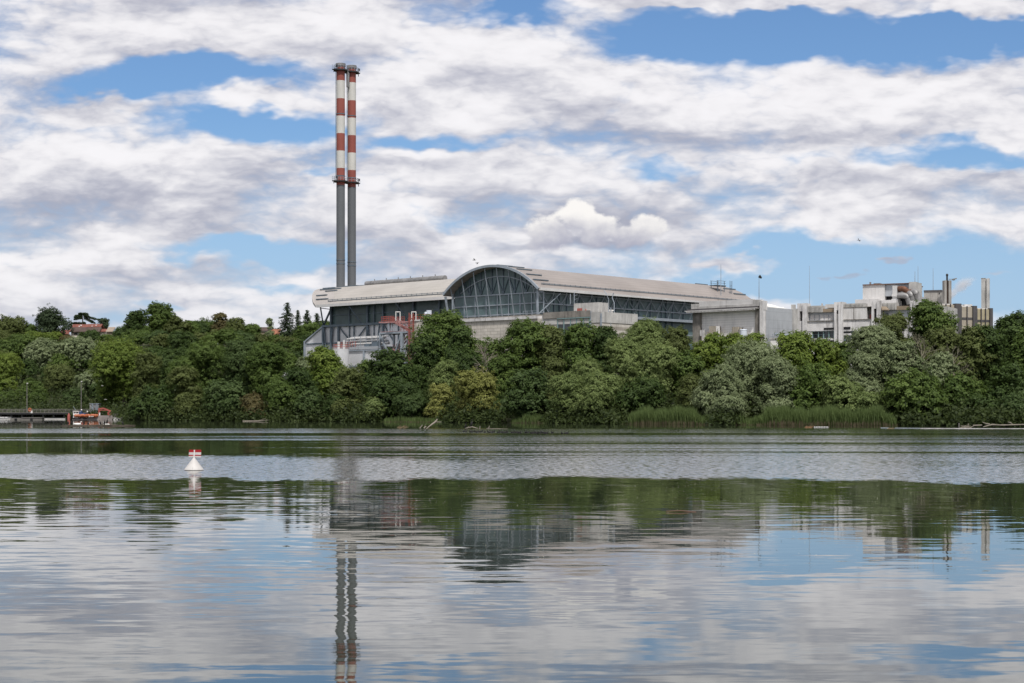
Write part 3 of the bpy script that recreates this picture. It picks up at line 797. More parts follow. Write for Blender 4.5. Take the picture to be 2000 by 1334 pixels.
# ---------------- concrete office building
PF = Fr((92.97, 425), (-.882, .47), (.47, .882))
ob = thing('office_building', 'stained white concrete building with tall paired piers and strip windows', 'office building', (*PF.at(0, 8, 0).xy, 7))
mb = MB()
PF.pbox(mb, 1549, 1840, 600.5, 800, 3., 20)
mb.build('core', M_conc, ob)
mb = MB()
PF.pbox(mb, 1568, 1630, 627.5, 646.6, .6, 3); PF.pbox(mb, 1640, 1703, 624.5, 638, .6, 3); PF.pbox(mb, 1661, 1681, 638.02, 646.2, .6, 3); PF.pbox(mb, 1640, 1661, 643.2, 647, .6, 3)
PF.pbox(mb, 1681, 1703, 642, 646.2, .6, 3)
PF.pbox(mb, 1716, 1830, 623, 660, .6, 3)
PF.pbox(mb, 1568, 1630, 661, 665, .2, 3); PF.pbox(mb, 1640, 1661, 668.5, 672, .2, 3); PF.pbox(mb, 1661, 1703, 660, 664.5, .2, 3); PF.pbox(mb, 1640, 1662, 650.8, 655, .5, 3)
PF.pbox(mb, 1568, 1830, 669.5, 800, .5, 3); 
mb.build('spandrel', M_white_conc, ob)
mb = MB()
PF.pbox(mb, 1568, 1630, 626.6, 627.6, .3, 1); PF.pbox(mb, 1640, 1703, 623.4, 624.4, .3, 1); PF.pbox(mb, 1716, 1760, 622, 623, .3, 1)
mb.build('ledge', M_conc_dark, ob)
mb = MB()
for r in ((1609, 1629, 640, 643.6), (1640, 1660, 638.8, 643), (1681.5, 1702, 638.2, 641.8), (1640, 1660.5, 647.2, 650.6), (1568, 1630, 665.5, 669), (1640, 1703, 665, 669), (1576, 1581, 609, 626.5), (1718, 1726, 604, 622)):
    PF.pbox(mb, r[0], r[1], r[2], r[3], .45 if r[2] > 637 else 2.6, 3.1)
mb.build('dark_slot', M_slot, ob)
for (x0, x1, y0, y1, divs) in ((1568.5, 1629, 647, 660.5, (1587, 1598.5, 1608.5, 1619, 1628.5)), (1661.5, 1703, 646.8, 659.6, (1662, 1672, 1682, 1691, 1702)), (1641, 1661, 655.5, 668, (1642, 1650.5, 1660))):
    mb = MB(); PF.pbox(mb, x0, x1, y0, y1, 1.3, 3.05); wd_ = mb.build('window', M_glass, ob)
    mb = MB()
    for px in divs: PF.pbox(mb, px-.9, px+.7, y0, y1, 1.0, 1.28)
    PF.pbox(mb, x0, x1, y0, y0+1, 1.05, 1.27) ; PF.pbox(mb, x0, x1, y0+(y1-y0)*.45, y0+(y1-y0)*.45+.5, 1.12, 1.26)
    mb.build('window_frame', M_mullion, wd_)
mb = MB()
for x0, x1 in ((1569, 1577), (1578, 1586)): PF.pbox(mb, x0, x1, 647.6, 655, .9, 1.0); PF.pbox(mb, x0, x1, 655.3, 659, .75, .9)
mb.build('roller_blind', M_white, ob)
mb = MB()                                   # fluted parapets
for x0, x1, y0, y1 in ((1575, 1607, 597, 610), (1646, 1690, 592.5, 600), (1721, 1751, 591.5, 605)):
    PF.pbox(mb, x0, x1, y0, y1, .8, 3)
    n = int((x1-x0)/2.6)
    for k in range(n): PF.pbox(mb, x0+k*2.6+.4, x0+k*2.6+1.6, y0+.4, y1, .55, .79)
mb.build('fluted_parapet', M_conc, ob)
mb = MB()
for x0, x1, y0, y1 in ((1607, 1629, 602.5, 609.5), (1750, 1778, 597.5, 605)): 
    PF.pbox(mb, x0, x1, y0, y1, .9, 3)
mb.build('brown_louvre', M_brown, ob)
mb = MB(); PF.pbox(mb, 1581, 1629, 610, 626.4, 1.8, 3.05); PF.pbox(mb, 1726.5, 1778, 605.5, 622, 1.8, 3.05); mb.build('recessed_wall', M_clad_grey, ob)
mb = MB()
for k in range(5): PF.pbox(mb, 1583+k*9.1, 1590.5+k*9.1, 614.5, 625.5, 1.68, 1.79)
PF.pbox(mb, 1737, 1746.5, 611, 619.5, 1.68, 1.79); mb.build('shutter', M_pale_panel, ob)
mb = MB(); PF.pbox(mb, 1729, 1734.5, 611, 620.5, 1.66, 1.79); PF.pbox(mb, 1757, 1762, 611.5, 617, 1.66, 1.79); mb.build('window', M_glass, ob)
mb = MB(); PF.pbox(mb, 1645.5, 1693, 600.2, 623.4, .5, 3.02); mb.build('panel_box', M_pale_panel, ob)
mb = MB(); PF.pbox(mb, 1645, 1703, 599.2, 600.2, .35, 3); PF.pbox(mb, 1667, 1668, 600.5, 623, .4, .49); mb.build('panel_joint', M_conc_dark, ob)
mb = MB(); PF.pbox(mb, 1693, 1703, 602, 623.4, 2.2, 3.05); mb.build('alcove', M_conc_dark, ob)
mb = MB(); PF.pbox(mb, 1698.5, 1702.5, 614, 623.3, 2.0, 2.19); mb.build('door', M_red, ob)
mb = MB(); q2 = [PF.at(PF.t(x, d), d, PF.z(y, PF.t(x, d), d)) for x, y, d in ((1722, 606, -.6), (1737, 606, -.6), (1731, 600, .5), (1721, 600, .5))]
mb.add(q2+[p+Vector((0, 0, .2)) for p in q2], [(0, 1, 2, 3), (4, 5, 6, 7), (0, 1, 5, 4), (1, 2, 6, 5), (2, 3, 7, 6), (3, 0, 4, 7)]); mb.build('awning', M_brown, ob)
for x0, xm, x1, ytop, sy0, sy1 in ((1557, 1567, 1575, 592, 608, 627), (1629, 1637.5, 1645.5, 589.5, 606, 613), (1702, 1712, 1720, 587.5, 603, 627), (1777, 1784, 1792, 586.5, 600, 606)):
    mb = MB(); PF.pbox(mb, xm+.05, x1, ytop, 800, -.5, 3.1); PF.pbox(mb, x0, x0+4.4, ytop+.7, 800, -.2, 3.1)
    PF.pbox(mb, x0+4.45, xm, ytop+.6, sy0, .0, 3.1); PF.pbox(mb, x0+4.45, xm, sy1, 800, .1, 3.1)
    pr = mb.build('pier', M_white_conc, ob)
    mb = MB(); PF.pbox(mb, x0+4.5, xm, sy0+.1, sy1-.1, 1.0, 3.0); mb.build('pier_slot', M_rib, pr)
mb = MB(); PF.pbox(mb, 1670, 1713, 584.5, 600, 5, 12); PF.pbox(mb, 1713, 1750, 586, 602, 6, 12); mb.build('roof_box', M_pale_panel, ob)
mb = MB(); PF.pbox(mb, 1612, 1640, 594, 601, 6, 12); PF.pbox(mb, 1660, 1669, 593, 600, 5.6, 9); PF.pbox(mb, 1604, 1606, 592.5, 600, 4, 4.6); mb.build('roof_kerb', M_conc, ob)
# ---------------- plant room on the roof
pr = thing('rooftop_plant_room', 'grey metal plant room with bent ducts on the office roof', 'plant room', (*PF.at(PF.t(1735, 12), 18, 0).xy, 27))
mb = MB(); PF.pbox(mb, 1685, 1728, 556, 600, 10, 24); mb.build('wall', M_pale_panel, pr)
mb = MB(); PF.pbox(mb, 1728.05, 1776, 555, 578, 10.4, 24); PF.pbox(mb, 1728.05, 1790, 578.1, 600, 14, 24); mb.build('metal_wall', M_clad_grey, pr)
mb = MB(); PF.pbox(mb, 1775, 1788.5, 550.5, 586, 9.6, 16); mb.build('corner_tower', M_conc, pr)
mb = MB(); PF.pbox(mb, 1684.5, 1776, 554, 555.4, 9.6, 24.2); mb.build('roof_edge', M_rust, pr)
mb = MB(); PF.pbox(mb, 1706, 1718, 553, 556, 12, 16); PF.pbox(mb, 1698, 1700.5, 550.8, 556, 11, 11.6); mb.build('roof_cowl', M_duct, pr)
mb = MB(); PF.pbox(mb, 1743, 1752, 558, 587, 8.5, 10.3); PF.pbox(mb, 1741.5, 1754, 574, 579, 8.1, 10.6); PF.pbox(mb, 1741, 1753.5, 584, 590, 8., 10.8); mb.build('fan_unit', M_gutter, pr)
def pfp(px, py, d): t = PF.t(px, d); return PF.at(t, d, PF.z(py, t, d))
def bend(pts, n=8):
    out = []
    for i in range(len(pts)-1):
        p0 = pts[max(i-1, 0)]; p1 = pts[i]; p2 = pts[i+1]; p3 = pts[min(i+2, len(pts)-1)]
        for k in range(n):
            t = k/n
            out.append(.5*((2*p1)+(p2-p0)*t+(2*p0-5*p1+4*p2-p3)*t*t+(3*p1-p0-3*p2+p3)*t*t*t))
    return out+[pts[-1]]
mb = MB()
mb.tube(bend([pfp(1754, 577, 8), pfp(1764, 577, 8), pfp(1772, 580, 8), pfp(1777, 594, 8)]), .8, 10)
mb.tube(bend([pfp(1771, 572, 9), pfp(1778, 574, 8), pfp(1783, 583, 8), pfp(1785, 600, 8)]), .75, 10)
mb.tube(bend([pfp(1780, 569, 9), pfp(1788, 571, 8), pfp(1793, 581, 8), pfp(1797, 600, 8)]), .85, 10)
mb.build('duct', M_duct, pr)
mb = MB()
mb.tube(bend([pfp(1756, 564, 9.5), pfp(1766, 565, 8.5), pfp(1773, 571, 8.5)]), .75, 10)
mb.tube(bend([pfp(1773, 568, 9), pfp(1783, 567, 8), pfp(1791, 573, 8), pfp(1797, 588, 8)]), [.3]*24+[.3], 8)
mb.build('rusty_duct', M_rust, pr)
mb = MB(); PF.pbox(mb, 1751, 1777, 580, 598, 11.5, 13.9); PF.pbox(mb, 1730, 1742, 580, 598, 12, 13.9); mb.build('louvre_opening', M_slot, pr)
# ---------------- rooftop concrete box, flues
rb = thing('concrete_roof_box', 'plain tan concrete box with a dark cap right of the plant room', 'building', (*P(1821, 600, 455).xy, 30))
QF = Fr((X(1821, 455), 455), (-.92, .39), (.39, .92))
mb = MB(); QF.pbox(mb, 1804.5, 1838.5, 569.5, 640, 0, 6); mb.build('wall', M_conc_tan, rb)
mb = MB(); QF.pbox(mb, 1804, 1839, 566.5, 569.4, -.2, 6.2); mb.build('cap', M_rib, rb)
mb = MB(); QF.pbox(mb, 1833.5, 1835.5, 571.5, 574, -.15, -.02); mb.build('vent_hole', M_slot, rb)
fl = thing('flue_stack', 'dark stained flue between two concrete half shells, floodlight on top', 'chimney', (X(1851, 450), 450, 28))
zf = lambda py, Y: H+(HY-py)/F*Y
KF = Fr((X(1851, 450), 450), (-1, 0), (0, 1))
mb = MB()
for x0, x1 in ((1844.6, 1849), (1853, 1858.4)): KF.pbox(mb, x0, x1, 547.5, 640, -.6, 1.6)
mb.build('shell', M_conc_tan, fl)
mb = MB(); mb.tube([(X(1851, 450), 450.3, 24), (X(1851, 450), 450.3, zf(549, 450))], .62, 14); mb.build('pipe', pm('sooty_steel', (.05, .032, .025), .3, .5, .8, .2), fl)
mb = MB(); mb.tube([(X(1850.3, 450), 450.3, zf(549, 450)), (X(1850.3, 450), 450.3, zf(537, 450))], .24, 10); mb.ell((X(1850.3, 450), 450.3, zf(537, 450)), (.36, .36, .4)); mb.build('cowl', M_black, fl)
mb = MB(); mb.beam((X(1852, 450), 449.6, zf(545.6, 450)), (X(1861, 450), 449.6, zf(545.6, 450)), .16); mb.beam((X(1858.5, 450), 449.4, zf(546.2, 450)), (X(1867, 450), 449.4, zf(544.3, 450)), .55, .3); mb.beam((X(1859.5, 450), 449.4, zf(547.5, 450)), (X(1864, 450), 449.4, zf(546.8, 450)), .4, .25)
mb.build('floodlight', M_duct, fl)
tp = thing('twin_concrete_stack', 'pale grooved concrete stack at the far right of the roofs', 'chimney', (X(1925, 475), 475, 25))
KF2 = Fr((X(1925, 475), 475), (-.95, .31), (.31, .95))
mb = MB(); KF2.pbox(mb, 1916.5, 1925.3, 544.2, 650, 0, 2.4); KF2.pbox(mb, 1926.6, 1932.6, 543.6, 650, -.5, 2.2); mb.build('shaft', M_conc, tp)
mb = MB(); KF2.pbox(mb, 1925.35, 1926.55, 545, 650, .6, 2); mb.build('groove', M_conc_dark, tp)
mb = MB(); KF2.pbox(mb, 1916, 1925, 543, 544.1, -.05, 2.5); mb.build('rim', M_conc_dark, tp)

# ---------------- brown ribbed building
bb = thing('ribbed_building', 'stepped tan building with dark vertical ribs behind the trees', 'office building', (X(1890, 450), 452, 8))
tanm = MB(); yel = MB(); ribs = MB(); darks = MB(); white = MB()
for x0, xp, x1, yt, Y, m_ in ((1795, 1866, 1878, 595, 446, tanm), (1878.1, 1901, 1908.5, 599.5, 452, tanm), (1908.6, 1934, 1939.5, 604, 458, yel)):
    RF = Fr((X(x1, Y), Y), (-.96, -.28), (-.28, .96))
    RF.pbox(m_, x0, xp, yt, 800, 0, 12)
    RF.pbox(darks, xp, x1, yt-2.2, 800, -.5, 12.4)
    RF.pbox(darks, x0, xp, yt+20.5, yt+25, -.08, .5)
    n = max(2, int((xp-x0)/8))
    for k in range(n+1): 
        xx = x0+(xp-x0)*k/n
        RF.pbox(ribs, xx-.7, xx+.7, yt-1.5, 800, -.4, -.1)
    RF.pbox(white, x0, xp, yt-2, yt-.1, .8, 12)
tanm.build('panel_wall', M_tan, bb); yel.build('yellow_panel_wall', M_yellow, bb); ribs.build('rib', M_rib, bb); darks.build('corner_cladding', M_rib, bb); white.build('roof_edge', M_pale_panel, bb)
mb = MB(); RF = Fr((X(1890, 452), 452), (-.96, -.28), (-.28, .96)); RF.pbox(mb, 1884, 1899, 594.5, 600, 3, 8); RF.pbox(mb, 1872, 1880, 596, 600, 2, 6); mb.build('roof_box', M_pale_panel, bb)

# ---------------- masts and aerials
def mast(px, py0, py1, Y, r, label, arms=()):
    t = thing('mast', label, 'mast', P(px, py1, Y))
    mb = MB(); mb.tube([P(px, py1, Y), P(px, py0, Y)], [r, r*.5], 6)
    mb.build('pole', M_steel, t)
    return t
mast(1408, 517, 577, 455, .11, 'lattice-footed aerial rising from the roof platform of the arched hall')
ws = mast(1482.5, 537, 584, 417, .10, 'slim pole with a small dark windsock on the white hall')
mb = MB(); mb.tube([P(1482.5, 539, 417), P(1485, 541, 417), P(1487.5, 543.5, 417)], [.42, .34, .18], 8); mb.build('windsock', M_black, ws)
mast(1581, 519, 598, 440, .07, 'hair-thin tall aerial at the left end of the office roof')
mast(1787, 530, 552, 440, .09, 'short aerial with stub arms on the plant room corner')
mast(1793, 520, 575, 446, .09, 'tall thin aerial just right of the plant room')
mast(1822.5, 524, 568, 455, .09, 'thin aerial above the tan concrete box')

# ---------------- works in front of the lower hall
AF = Fr((-34.7, 435), b_, a_)
ax_ = thing('cladded_annex', 'low pale clad annex with a flat roof below the diagonal bracing', 'factory building', (*AF.at(9, 4, 0).xy, 7))
mb = MB(); AF.box(mb, 0, 17, 0, 13, 5, 18.5); mb.build('wall', M_clad, ax_)
mb = MB(); AF.box(mb, -.2, 17.2, -.2, 13, 18.52, 19.2); mb.build('roof_edge', M_clad_grey, ax_)
mb = MB(); AF.beam(mb, (0, -.15, 14), (17, -.15, 14), .25, .35); AF.beam(mb, (6.6, -.2, 5), (6.6, -.2, 18.4), .5, .3); AF.beam(mb, (-.1, -.2, 5), (-.1, -.2, 19), .5, .4); AF.beam(mb, (0, -.16, 18.2), (17, -.16, 18.2), .25, .3)
mb.build('frame', M_steel, ax_)
mb = MB(); AF.box(mb, .6, 6.2, -.12, -.02, 5, 13.7); mb.build('door', M_teal_dark, ax_)
tk = thing('round_tank', 'short round metal tank with red railing left of the clad annex', 'tank', (X(667, 440), 440, 7))
mb = MB(); q3 = Vector((X(666, 440), 440, 0)); mb.tube([q3+Vector((0, 0, 4)), q3+Vector((0, 0, 18.6))], 2.15, 24); mb.build('shell', M_clad, tk)
mb = MB()
for k in range(9):
    a0 = math.pi*2*k/8; a1 = math.pi*2*(k+1)/8
    p0 = q3+Vector((2.1*math.cos(a0), 2.1*math.sin(a0), 18.6)); p1 = q3+Vector((2.1*math.cos(a1), 2.1*math.sin(a1), 18.6))
    mb.beam(p0, p0+Vector((0, 0, 1.2)), .1)
    for zz in (.6, 1.2): mb.beam(p0+Vector((0, 0, zz)), p1+Vector((0, 0, zz)), .09)
mb.build('railing', M_red, tk)
mb = MB(); mb.tube([q3+Vector((-.6, 0, 18.5)), q3+Vector((-.6, 0, 20.6))], .4, 10); mb.tube([q3+Vector((.8, 0, 18.5)), q3+Vector((.8, 0, 21))], .3, 10); mb.build('vent_pipe', M_gutter, tk)
# pipework on the annex roof
pw = thing('roof_pipework', 'silver pipes with red rails along the annex roof', 'pipes', (*AF.at(8, 3, 0).xy, 19.2))
for zz, rr, d in ((21.6, .24, 2), (20.9, .2, 2.6), (22., .14, 3.2), (20.1, .34, 3.4)):
    mb = MB(); mb.tube(bend([AF.at(16.4, d, 19.2), AF.at(15.6, d, zz-.5), AF.at(14.2, d, zz), AF.at(0.6, d, zz)], 5), rr, 8); mb.build('pipe', M_gutter, pw)
mb = MB()
for k in range(7): AF.beam(mb, (.8+k*2.3, 1.6, 19.2), (.8+k*2.3, 1.6, 22.2), .12)
mb.build('pipe_support', M_steel, pw)
mb = MB()
for k in range(7): AF.beam(mb, (17-k*1.1, .2, 19.2), (17-k*1.1, .2, 20.6), .1)
for zz in (19.9, 20.6): AF.beam(mb, (17, .2, zz), (10, .2, zz), .1)
mb.build('red_rail', M_red, pw)
mb = MB(); AF.box(mb, 3, 5, 1.2, 2.4, 19.22, 20.4); AF.box(mb, 6.2, 8, 1.2, 2.2, 19.22, 20.); mb.build('pump_box', M_steel_dark, pw)
# stair tower
SF = Fr((-26.75, 426), b_, a_)
st = thing('stair_tower', 'open steel stair tower with faded red stairs beside the silo', 'stair tower', (*SF.at(5, 2, 0).xy, 7))
mb = MB()
for t in (0, 2.6, 11):
    for d in (0, 5): SF.beam(mb, (t, d, 5), (t, d, 22.6), .5 if t != 2.6 else .75)
for z in (22.5, 14.6): 
    for d in (0, 5): SF.beam(mb, (0, d, z), (11, d, z), .45, .5)
    for t in (0, 11): SF.beam(mb, (t, 0, z), (t, 5, z), .4, .45)
SF.beam(mb, (0, 5, 18.4), (11, 5, 18.4), .3); 
SF.beam(mb, (11, 0, 22.2), (6.4, 0, 14.6), .42); SF.beam(mb, (2.8, 0, 22.2), (6.4, 0, 14.6), .42); SF.beam(mb, (0, 0, 22), (2.4, 0, 14.6), .32); SF.beam(mb, (11, 5, 14.8), (7, 5, 22), .28); SF.beam(mb, (6.4, 0, 14.6), (8.6, 0, 7), .3); SF.beam(mb, (6.4, 0, 14.6), (3.5, 0, 7), .3)
mb.build('frame', M_steel, st)
mb = MB(); SF.box(mb, -.2, 11.2, .3, 4.8, 22.76, 22.9); SF.box(mb, 6.4, 11.2, .6, 4.6, 25.2, 25.4); mb.build('landing', M_red_faded, st)
mb = MB()
def flight(mb, t0, z0, t1, z1, d0, d1):
    for d in (d0, d1):
        SF.beam(mb, (t0, d, z0), (t1, d, z1), .12, .35); SF.beam(mb, (t0, d, z0+1.1), (t1, d, z1+1.1), .1)
        for k in range(6): 
            f = k/5; tt = t0+(t1-t0)*f; zz = z0+(z1-z0)*f
            SF.beam(mb, (tt, d, zz), (tt, d, zz+1.1), .07)
    n = 11
    for k in range(n):
        f = (k+.5)/n; tt = t0+(t1-t0)*f; zz = z0+(z1-z0)*f
        SF.beam(mb, (tt, d0, zz), (tt, d1, zz), .28, .06)
flight(mb, 6.6, 25.3, 1.4, 22.9, .9, 2.)
flight(mb, 7.6, 18.4, 2.2, 22.5, 2.6, 3.8); flight(mb, 2., 14.6, 7.4, 18.4, 1.2, 2.4)
mb.build('stair_flight', M_red_faded, st)
mb = MB()
for d in (.6, 4.6):
    for zz in (25.9, 26.4, 26.9): SF.beam(mb, (6.6, d, zz), (11.1, d, zz), .1)
    for k in range(6): SF.beam(mb, (6.6+k*.9, d, 25.4), (6.6+k*.9, d, 27), .1)
for zz in (25.9, 26.4, 26.9): SF.beam(mb, (11.1, .6, zz), (11.1, 4.6, zz), .1)
for zz in (23.4, 24.): SF.beam(mb, (0, .2, zz), (3.5, .2, zz), .08)
for k in range(4): SF.beam(mb, (k*1.1, .2, 22.9), (k*1.1, .2, 24), .08)
for k in range(8): SF.beam(mb, (6.5, 4.9, 15+k*.9), (2.5, 4.9, 15+k*.9), .06)
mb.build('handrail', M_red, st)
mb = MB(); SF.beam(mb, (8.6, 1, 22.8), (8.6, 1, 25.2), .6, .5); SF.beam(mb, (7.4, 1, 22.8), (7.4, 1, 25.2), .3, .3); mb.build('post', M_steel, st)
# silo
si = thing('silo', 'big round pale silo with a railed top right of the stair tower', 'silo', (X(846, 428), 428, 7))
q4 = Vector((X(846, 428), 428, 0)); R4 = 6.
mb = MB(); mb.tube([q4+Vector((0, 0, 4)), q4+Vector((0, 0, 25.2))], R4, 48); mb.build('shell', M_conc_block, si)
mb = MB(); mb.tube([q4+Vector((0, 0, 25.2)), q4+Vector((0, 0, 25.6))], R4+.15, 48); mb.build('rim', M_white_conc, si)
mb = MB()
for k in range(24):
    a0 = math.pi*2*k/24; a1 = math.pi*2*(k+1)/24
    p0 = q4+Vector((R4*math.cos(a0), R4*math.sin(a0), 25.6)); p1 = q4+Vector((R4*math.cos(a1), R4*math.sin(a1), 25.6))
    mb.beam(p0, p0+Vector((0, 0, 1.3)), .11)
    for zz in (.65, 1.3): mb.beam(p0+Vector((0, 0, zz)), p1+Vector((0, 0, zz)), .1)
mb.build('railing', M_red, si)
mb = MB()
lx = X(803, 424)
for dx_ in (-.55, .55): mb.beam((lx+dx_, 424.2, 6), (lx+dx_, 424.2, 27.4), .14)
for k in range(48): mb.beam((lx-.55, 424.2, 6.3+k*.44), (lx+.55, 424.2, 6.3+k*.44), .07)
for k in range(11):
    z = 8.5+k*1.75
    for (x0, y0), (x1, y1) in (((-.6, 0), (-.75, -.5)), ((-.75, -.5), (-.3, -.9)), ((-.3, -.9), (.3, -.9)), ((.3, -.9), (.75, -.5)), ((.75, -.5), (.6, 0))):
        mb.beam((lx+x0, 424.2+y0, z), (lx+x1, 424.2+y1, z), .09)
for x0, y0 in ((-.75, -.5), (-.3, -.9), (.3, -.9), (.75, -.5)): mb.beam((lx+x0, 424.2+y0, 8.5), (lx+x0, 424.2+y0, 26), .08)
mb.build('ladder_cage', M_red, si)
mb = MB()
for px in (777, 808):
    for dx_ in (-.55, .55): mb.beam((X(px, 423)+dx_, 423.5, 25.3), (X(px, 423)+dx_, 423.5, 27.6), .16)
    mb.beam((X(px, 423)-.6, 423.5, 27.6), (X(px, 423)+.6, 423.5, 27.6), .2)
mb.build('gate_frame', M_white, si)
mb = MB(); mb.tube([(X(838, 427), 427, 25.5), (X(838, 427), 427, 28.2)], .7, 12); mb.tube([(X(832, 427), 427, 25.5), (X(832, 427), 427, 27.3)], .35, 10); mb.ell((X(831.5, 427), 427, 27.4), (.5, .5, .45)); mb.build('filter_unit', M_tank, si)
mb = MB(); SFp = X(770, 429); mb.beam((X(741, 430), 430, 25.2), (X(806, 427), 427, 25.2), .9, .3); mb.build('walkway', M_red_faded, si)
# shed glimpsed among the trees
sh = thing('grey_shed', 'small grey roofed shed half hidden among the left trees', 'shed', (X(548, 395), 395, 7))
mb = MB(); ZF = Fr((X(560, 392), 392), (-.95, .3), (.3, .95)); ZF.box(mb, -2, 7, 0, 7, 5, 9.5); mb.build('wall', M_rib, sh)
mb = MB(); mb.hexa([ZF.at(t, d, z) for t, d, z in ((-2.6, -.8, 9.5), (7.6, -.8, 9.5), (7.6, 7.6, 11.2), (-2.6, 7.6, 11.2), (-2.6, -.8, 9.8), (7.6, -.8, 9.8), (7.6, 7.6, 11.5), (-2.6, 7.6, 11.5))]); mb.build('roof', M_duct, sh)

# ---------------- houses on the hill
def gz(px, Y): return float(ground(X(px, Y), Y))
HSF = Fr((X(163, 600), 600), (1, 0), (0, 1))
hs = thing('white_house', 'white house with a red tiled roof on top of the wooded hill', 'house', (X(160, 600), 604, gz(160, 600)))
hz = lambda py, Y=600: H+(HY-py)/F*Y
def prismroof(mb, x0, x1, yE, yR, zE, zR, thick=.25):
    p = [(x0, yE, zE), (x1, yE, zE), (x1, yR, zR), (x0, yR, zR)]
    mb.hexa(p+[(a, b, c+thick) for a, b, c in p])
x0, x1 = X(134.5, 600), X(193, 600)
mb = MB(); zb = gz(160, 600)-2
mb.hexa([(x0+.6, 600.8, zb), (x1-.6, 600.8, zb), (x1-.6, 609, zb), (x0+.6, 609, zb), (x0+.6, 600.8, hz(648)), (x1-.6, 600.8, hz(648)), (x1-.6, 609, hz(648)), (x0+.6, 609, hz(648))])
mb.add([(x0+.6, 600.8, hz(648)), (x0+.6, 609, hz(648)), (x0+.6, 605, hz(636))], [(0, 1, 2)]); mb.add([(x1-.6, 600.8, hz(648)), (x1-.6, 609, hz(648)), (x1-.6, 605, hz(636))], [(0, 1, 2)])
mb.build('wall', M_render, hs)
mb = MB(); prismroof(mb, x0, X(164.5, 600), 603, 605.4, hz(640.2, 603), hz(635, 605.4)); prismroof(mb, X(164.6, 600), x1, 603, 605.6, hz(639.4, 603), hz(634, 605.4)); prismroof(mb, x0, x1, 610, 605.7, hz(646, 608), hz(634.3, 605.4))
hr = mb.build('roof', M_tile, hs)
mb = MB(); prismroof(mb, x0, x1+.3, 600, 602.9, hz(648.8), hz(640.4, 603)); mb.build('lower_roof', M_tile_dark, hs)
mb = MB()
for px in (154, 179): mb.beam((X(px-1, 603), 603.6, hz(637.6, 603)), (X(px+1.4, 603), 603.6, hz(637.6, 603)), .5, .55)
mb.build('skylight', M_white, hr)
mb = MB()
for px in (158, 187.5): mb.beam((X(px, 604), 604.2, hz(637.5, 604)), (X(px, 604), 604.2, hz(634.2, 604)), .4)
mb.build('chimney', M_white, hr)
mb = MB()
for px in (147, 158.5): mb.beam((X(px-3, 600), 600.7, hz(651.6)), (X(px+3, 600), 600.7, hz(651.6)), .3, .6)
mb.build('window', M_glass, hs)
hl = thing('low_red_annex', 'low red roofed annex at the left end of the white house', 'house', (X(125, 598), 600, gz(125, 598)))
mb = MB(); mb.hexa([(X(116, 598), 598, zb), (X(134, 598), 598, zb), (X(134, 598), 600.5, zb), (X(116, 598), 600.5, zb)]+[(X(p, 598), y, hz(652)) for p, y in ((116, 598), (134, 598), (134, 600.5), (116, 600.5))]); mb.build('wall', M_render, hl)
mb = MB(); prismroof(mb, X(115, 598), X(134.3, 598), 597.6, 601, hz(653.5), hz(644.8)); mb.build('roof', M_tile, hl)
hb = thing('beige_outbuilding', 'beige roofed outbuilding right of the white house', 'house', (X(213, 600), 602, gz(213, 600)))
mb = MB(); mb.hexa([(X(p, 600), y, zb) for p, y in ((208.5, 600), (219.5, 600), (219.5, 606), (208.5, 606))]+[(X(p, 600), y, hz(648.5)) for p, y in ((208.5, 600), (219.5, 600), (219.5, 606), (208.5, 606))]); mb.build('wall', M_beige, hb)
mb = MB(); prismroof(mb, X(207, 600), X(220.5, 600), 599.5, 604, hz(648.6), hz(639)); mb.build('roof', M_beige, hb)
hc = thing('red_roofed_link', 'narrow red roofed shed between the white house and the beige outbuilding', 'house', (X(200, 602), 604, gz(200, 602)))
mb = MB(); mb.hexa([(X(p, 602), y, zb) for p, y in ((194.5, 602.2), (206.5, 602.2), (206.5, 607), (194.5, 607))]+[(X(p, 602), y, hz(647.5)) for p, y in ((194.5, 602.2), (206.5, 602.2), (206.5, 607), (194.5, 607))]); mb.build('wall', M_render, hc)
mb = MB(); prismroof(mb, X(193.6, 602), X(206.8, 602), 601.6, 605, hz(647.8), hz(642.5)); mb.build('roof', M_tile, hc)
h2 = thing('grey_roofed_house', 'house with a long low grey brown roof among the hilltop trees', 'house', (X(512, 610), 614, gz(512, 610)))
mb = MB(); mb.hexa([(X(p, 610), y, 20) for p, y in ((501, 610), (524, 610), (524, 618), (501, 618))]+[(X(p, 610), y, H+(HY-647)/F*610) for p, y in ((501, 610), (524, 610), (524, 618), (501, 618))]); mb.build('wall', M_beige, h2)
mb = MB(); prismroof(mb, X(499.5, 610), X(525.5, 610), 609.5, 614, H+(HY-647)/F*610, H+(HY-640.2)/F*614); mb.build('roof', M_tile_dark, h2)
h3 = thing('orange_roofed_house', 'house with a bright orange tiled roof beside the grey roofed house', 'house', (X(537, 604), 606, gz(537, 604)))
mb = MB(); mb.hexa([(X(p, 604), y, 20) for p, y in ((528, 604), (545, 604), (545, 612), (528, 612))]+[(X(p, 604), y, H+(HY-653)/F*604) for p, y in ((528, 604), (545, 604), (545, 612), (528, 612))]); mb.build('wall', M_render, h3)
mb = MB(); prismroof(mb, X(527, 604), X(546, 604), 603.5, 608, H+(HY-654)/F*604, H+(HY-643.5)/F*608); mb.build('roof', pm('orange_roof_tile', (.28, .115, .07), .2, .8, .85), h3)

